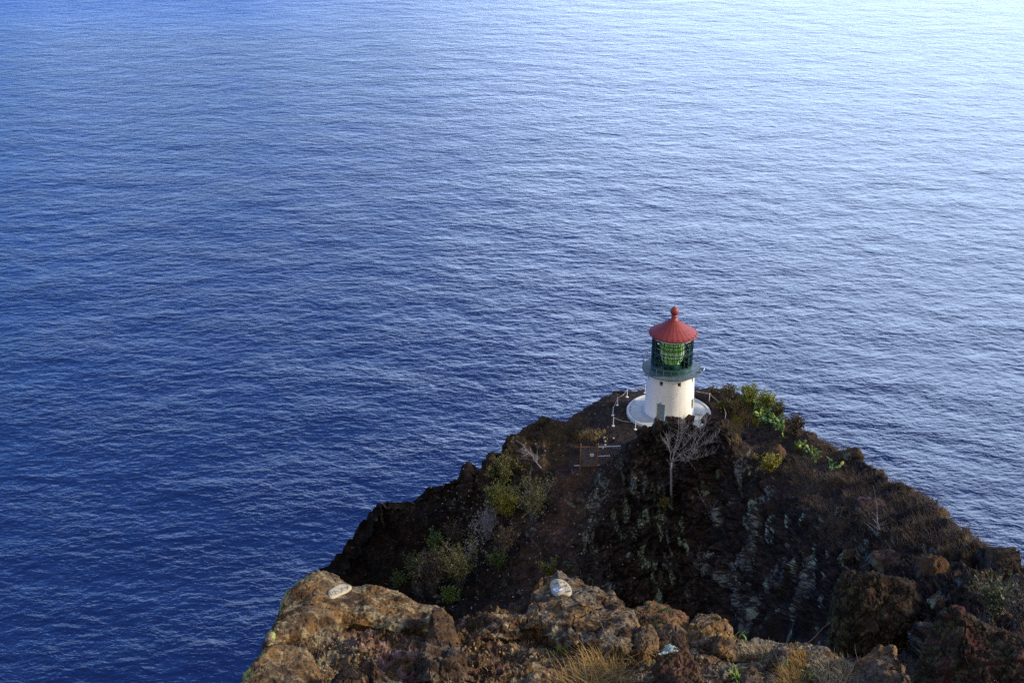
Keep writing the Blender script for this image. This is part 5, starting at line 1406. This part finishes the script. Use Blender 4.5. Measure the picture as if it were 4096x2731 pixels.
# ------------------------------------------------------------------ grass and twigs at the viewer's feet
def fg_hit(px, py):
    sc_hit = SC.ray_cast(bpy.context.evaluated_depsgraph_get(), Vector(CAM), Vector(ray(px, py)).normalized())
    return np.array(sc_hit[1]) if sc_hit[0] else None
def fg_grass():
    rng = np.random.default_rng(31); dg = bpy.context.evaluated_depsgraph_get()
    def pts(n, x0, x1, y0, y1, tri=False):
        out = []
        for _ in range(n * 4):
            x = rng.uniform(x0, x1); y = rng.uniform(y0, y1)
            if tri and y < y1 - (y1 - y0) * math.sin(math.pi * (x - x0) / (x1 - x0)): continue
            p = hit_local(LEDGE, x, y)
            if p is not None: out.append(p)
            if len(out) >= n: break
        return np.array(out)
    PV = []; PF = []; PC = []; off = 0
    def add(P, h, w, col, lean, bias=None, seg=4):
        nonlocal off
        if len(P) == 0: return
        V, Fc, c = blades_mesh(P, h, w, col, rng, lean, seg, .35, bias); PV.append(V); PF.append(Fc + off); PC.append(c); off += len(V)
    gold = [(.24, .145, .035), (.30, .19, .06), (.18, .10, .025), (.34, .25, .11), (.14, .08, .025)]
    add(pts(950, 556, 634, 662, 700, True), .34, .011, gold, .75)
    add(pts(260, 575, 660, 648, 668), .22, .007, gold, .8)
    add(pts(160, 480, 560, 640, 690), .10, .006, gold, .9)
    add(pts(420, 742, 772, 646, 658), .11, .006, [(.30, .22, .11), (.36, .29, .17)], .8)
    add(pts(500, 778, 800, 672, 695), .20, .007, gold, .7)
    add(pts(300, 790, 806, 655, 668), .17, .008, [(.24, .14, .04), (.30, .18, .05)], .5)
    add(pts(500, 815, 850, 660, 690), .13, .006, [(.34, .26, .14), (.28, .20, .10), (.40, .33, .2)], .8)
    add(pts(260, 760, 905, 655, 700), .11, .006, [(.30, .23, .13), (.22, .16, .08)], .8)
    add(pts(150, 428, 452, 664, 690), .10, .006, [(.28, .19, .08), (.36, .28, .15)], .7)
    add(pts(90, 280, 300, 640, 648), .07, .006, [(.10, .055, .02)], .8)
    V = np.concatenate(PV); Fc = np.concatenate(PF); C = np.concatenate(PC)
    tag(mesh_obj('dry_grass', V, Fc, M['blade'], None, False, C), kind='stuff')
    # fresh sprigs: each its own small plant
    def sprig(x, y, n, h, lab, col=((.13, .22, .02), (.20, .28, .03), (.09, .16, .02))):
        b = hit_local(LEDGE, x, y)
        if b is None: return
        P = rng.normal(0, .05, (n, 3)) * [1.4, 1.4, .2]
        V, Fc, c = blades_mesh(P, h, .028, list(col), rng, .7, 3, .3); o = mesh_obj('weed', V, Fc, M['leaf'], None, False, c); o.location = b
        tag(o, lab, 'weed', 'fresh green weeds on the cliff edge')
    sprig(737, 679, 26, .16, 'bright green weed left of the rounded brown stone at the bottom edge'); sprig(752, 680, 14, .20, 'upright yellow green weed in front of the rounded brown stone')
    sprig(565, 651, 60, .07, 'mossy green weed on the brown earth left of the twigs', ((.09, .14, .015), (.13, .18, .02))); sprig(575, 648, 20, .06, 'smaller mossy weed just uphill of the other moss', ((.09, .14, .015), (.14, .18, .02)))
    sprig(740, 641, 12, .12, 'tiny green weed at the right foot of the golden brown boulder'); sprig(766, 658, 16, .10, 'yellow green weed on the slope below the grey blue rock')
    sprig(790, 668, 26, .10, 'green weed beside the long dead stick on the right ledge'); sprig(655, 668, 8, .16, 'single yellow leaved weed left of the rust brown rock', ((.30, .26, .03), (.2, .2, .03)))
    sprig(587, 668, 12, .14, 'broad green blade weed inside the golden grass'); sprig(808, 676, 20, .09, 'low green weed downhill of the dead stick')
    # twigs
    wood = [(.12, .085, .065), (.17, .135, .11), (.09, .06, .045), (.26, .21, .16)]
    def twig(x, y, dx, dy, up, r, lab, k=7, nb=3):
        a = hit_local(LEDGE, x, y); e = hit_local(LEDGE, x + dx, y + dy)
        if a is None or e is None: return
        d = e - a + np.array([0, 0, up]); ln = np.linalg.norm(d)
        p, rr = stem_path([0, 0, .01], d, ln, rng, k, .10, 0, r, r * .35); paths = [(p, rr)]
        for _ in range(nb):
            i = rng.integers(2, k); paths.append(stem_path(p[i], unit(d) + rng.normal(0, .5, 3), ln * rng.uniform(.2, .45), rng, 4, .15, .1, r * .5, r * .25))
        V, Fc = tubes_mesh(paths, 5); cc = np.tile(wood[rng.integers(0, 4)], (len(V), 1)); o = mesh_obj('dead_twig', V, Fc, M['bark'], None, True, cc); o.location = a
        tag(o, lab, 'twig', 'dead twigs on the cliff edge')
    for (x, y, dx, dy, up, r, lab, nb) in [
        (612,668,-14,-30,.25,.011,'tall dark forked twig rising in the middle of the dry grass',5), (632,664,-8,-36,.35,.009,'thin leaning twig that crosses the foot of the cracked boulder',1),
        (575,640,32,12,.03,.010,'long brown stick lying across the slope below the pale rock',2), (600,658,24,-12,.12,.009,'bent pale stick above the golden grass',3),
        (560,660,50,6,.04,.009,'grey twig lying level across the grass top',4), (640,650,16,14,.05,.008,'short twig next to the dark hole',2), (622,640,-6,-14,.15,.008,'upright twig tip in front of the ochre clod',2),
        (668,656,16,18,.10,.010,'dark curved twig over the front of the rust brown rock',0), (700,676,18,-2,.05,.010,'pale bent stick at the bottom edge right of the rust brown rock',0),
        (785,660,60,24,.03,.014,'long dead stick slanting down the right ledge',5), (800,648,6,20,.12,.011,'upright dark stub beside the brown topped rock',2), (840,668,30,8,.03,.009,'thin stick lying before the two knobbed rock',2),
        (372,626,22,3,.01,.006,'straight pale straw lying at the foot of the long boulder',0), (462,640,8,1,.05,.006,'hooked pale twig in the brown hollow',1), (500,676,16,-3,.02,.009,'dark stick on the brown earth above the tan rock',1),
        (716,628,8,-4,.04,.007,'pale forked twig on the golden brown boulder foot',1), (590,640,10,8,.06,.006,'short white stick right of the mossy weed',0), (648,645,-2,-16,.2,.007,'thin bare stem before the low ochre rock',1)]:
        twig(x, y, dx, dy, up, r, lab, 7, nb)
    # gravel on the ledge
    P = np.concatenate([pts(1500, 640, 900, 640, 700), pts(900, 280, 380, 640, 700), pts(1400, 440, 640, 640, 700)])
    Vi, Fi = ico(1); s = rng.uniform(.004, .016, len(P)) * rng.choice([1, 1, 1, 2.2], len(P))
    V = (Vi[None] * s[:, None, None] * rng.uniform(.6, 1.3, (len(P), 1, 3)) + P[:, None]).reshape(-1, 3); Fc = (Fi[None] + (np.arange(len(P)) * len(Vi))[:, None, None]).reshape(-1, 3)
    cc = np.repeat(np.array([(.20, .15, .085), (.13, .105, .075), (.09, .06, .035), (.26, .21, .13)])[rng.integers(0, 4, len(P))], len(Vi), 0)
    tag(mesh_obj('gravel', V, Fc, M['rock'], None, False, cc), kind='stuff')
fg_grass()
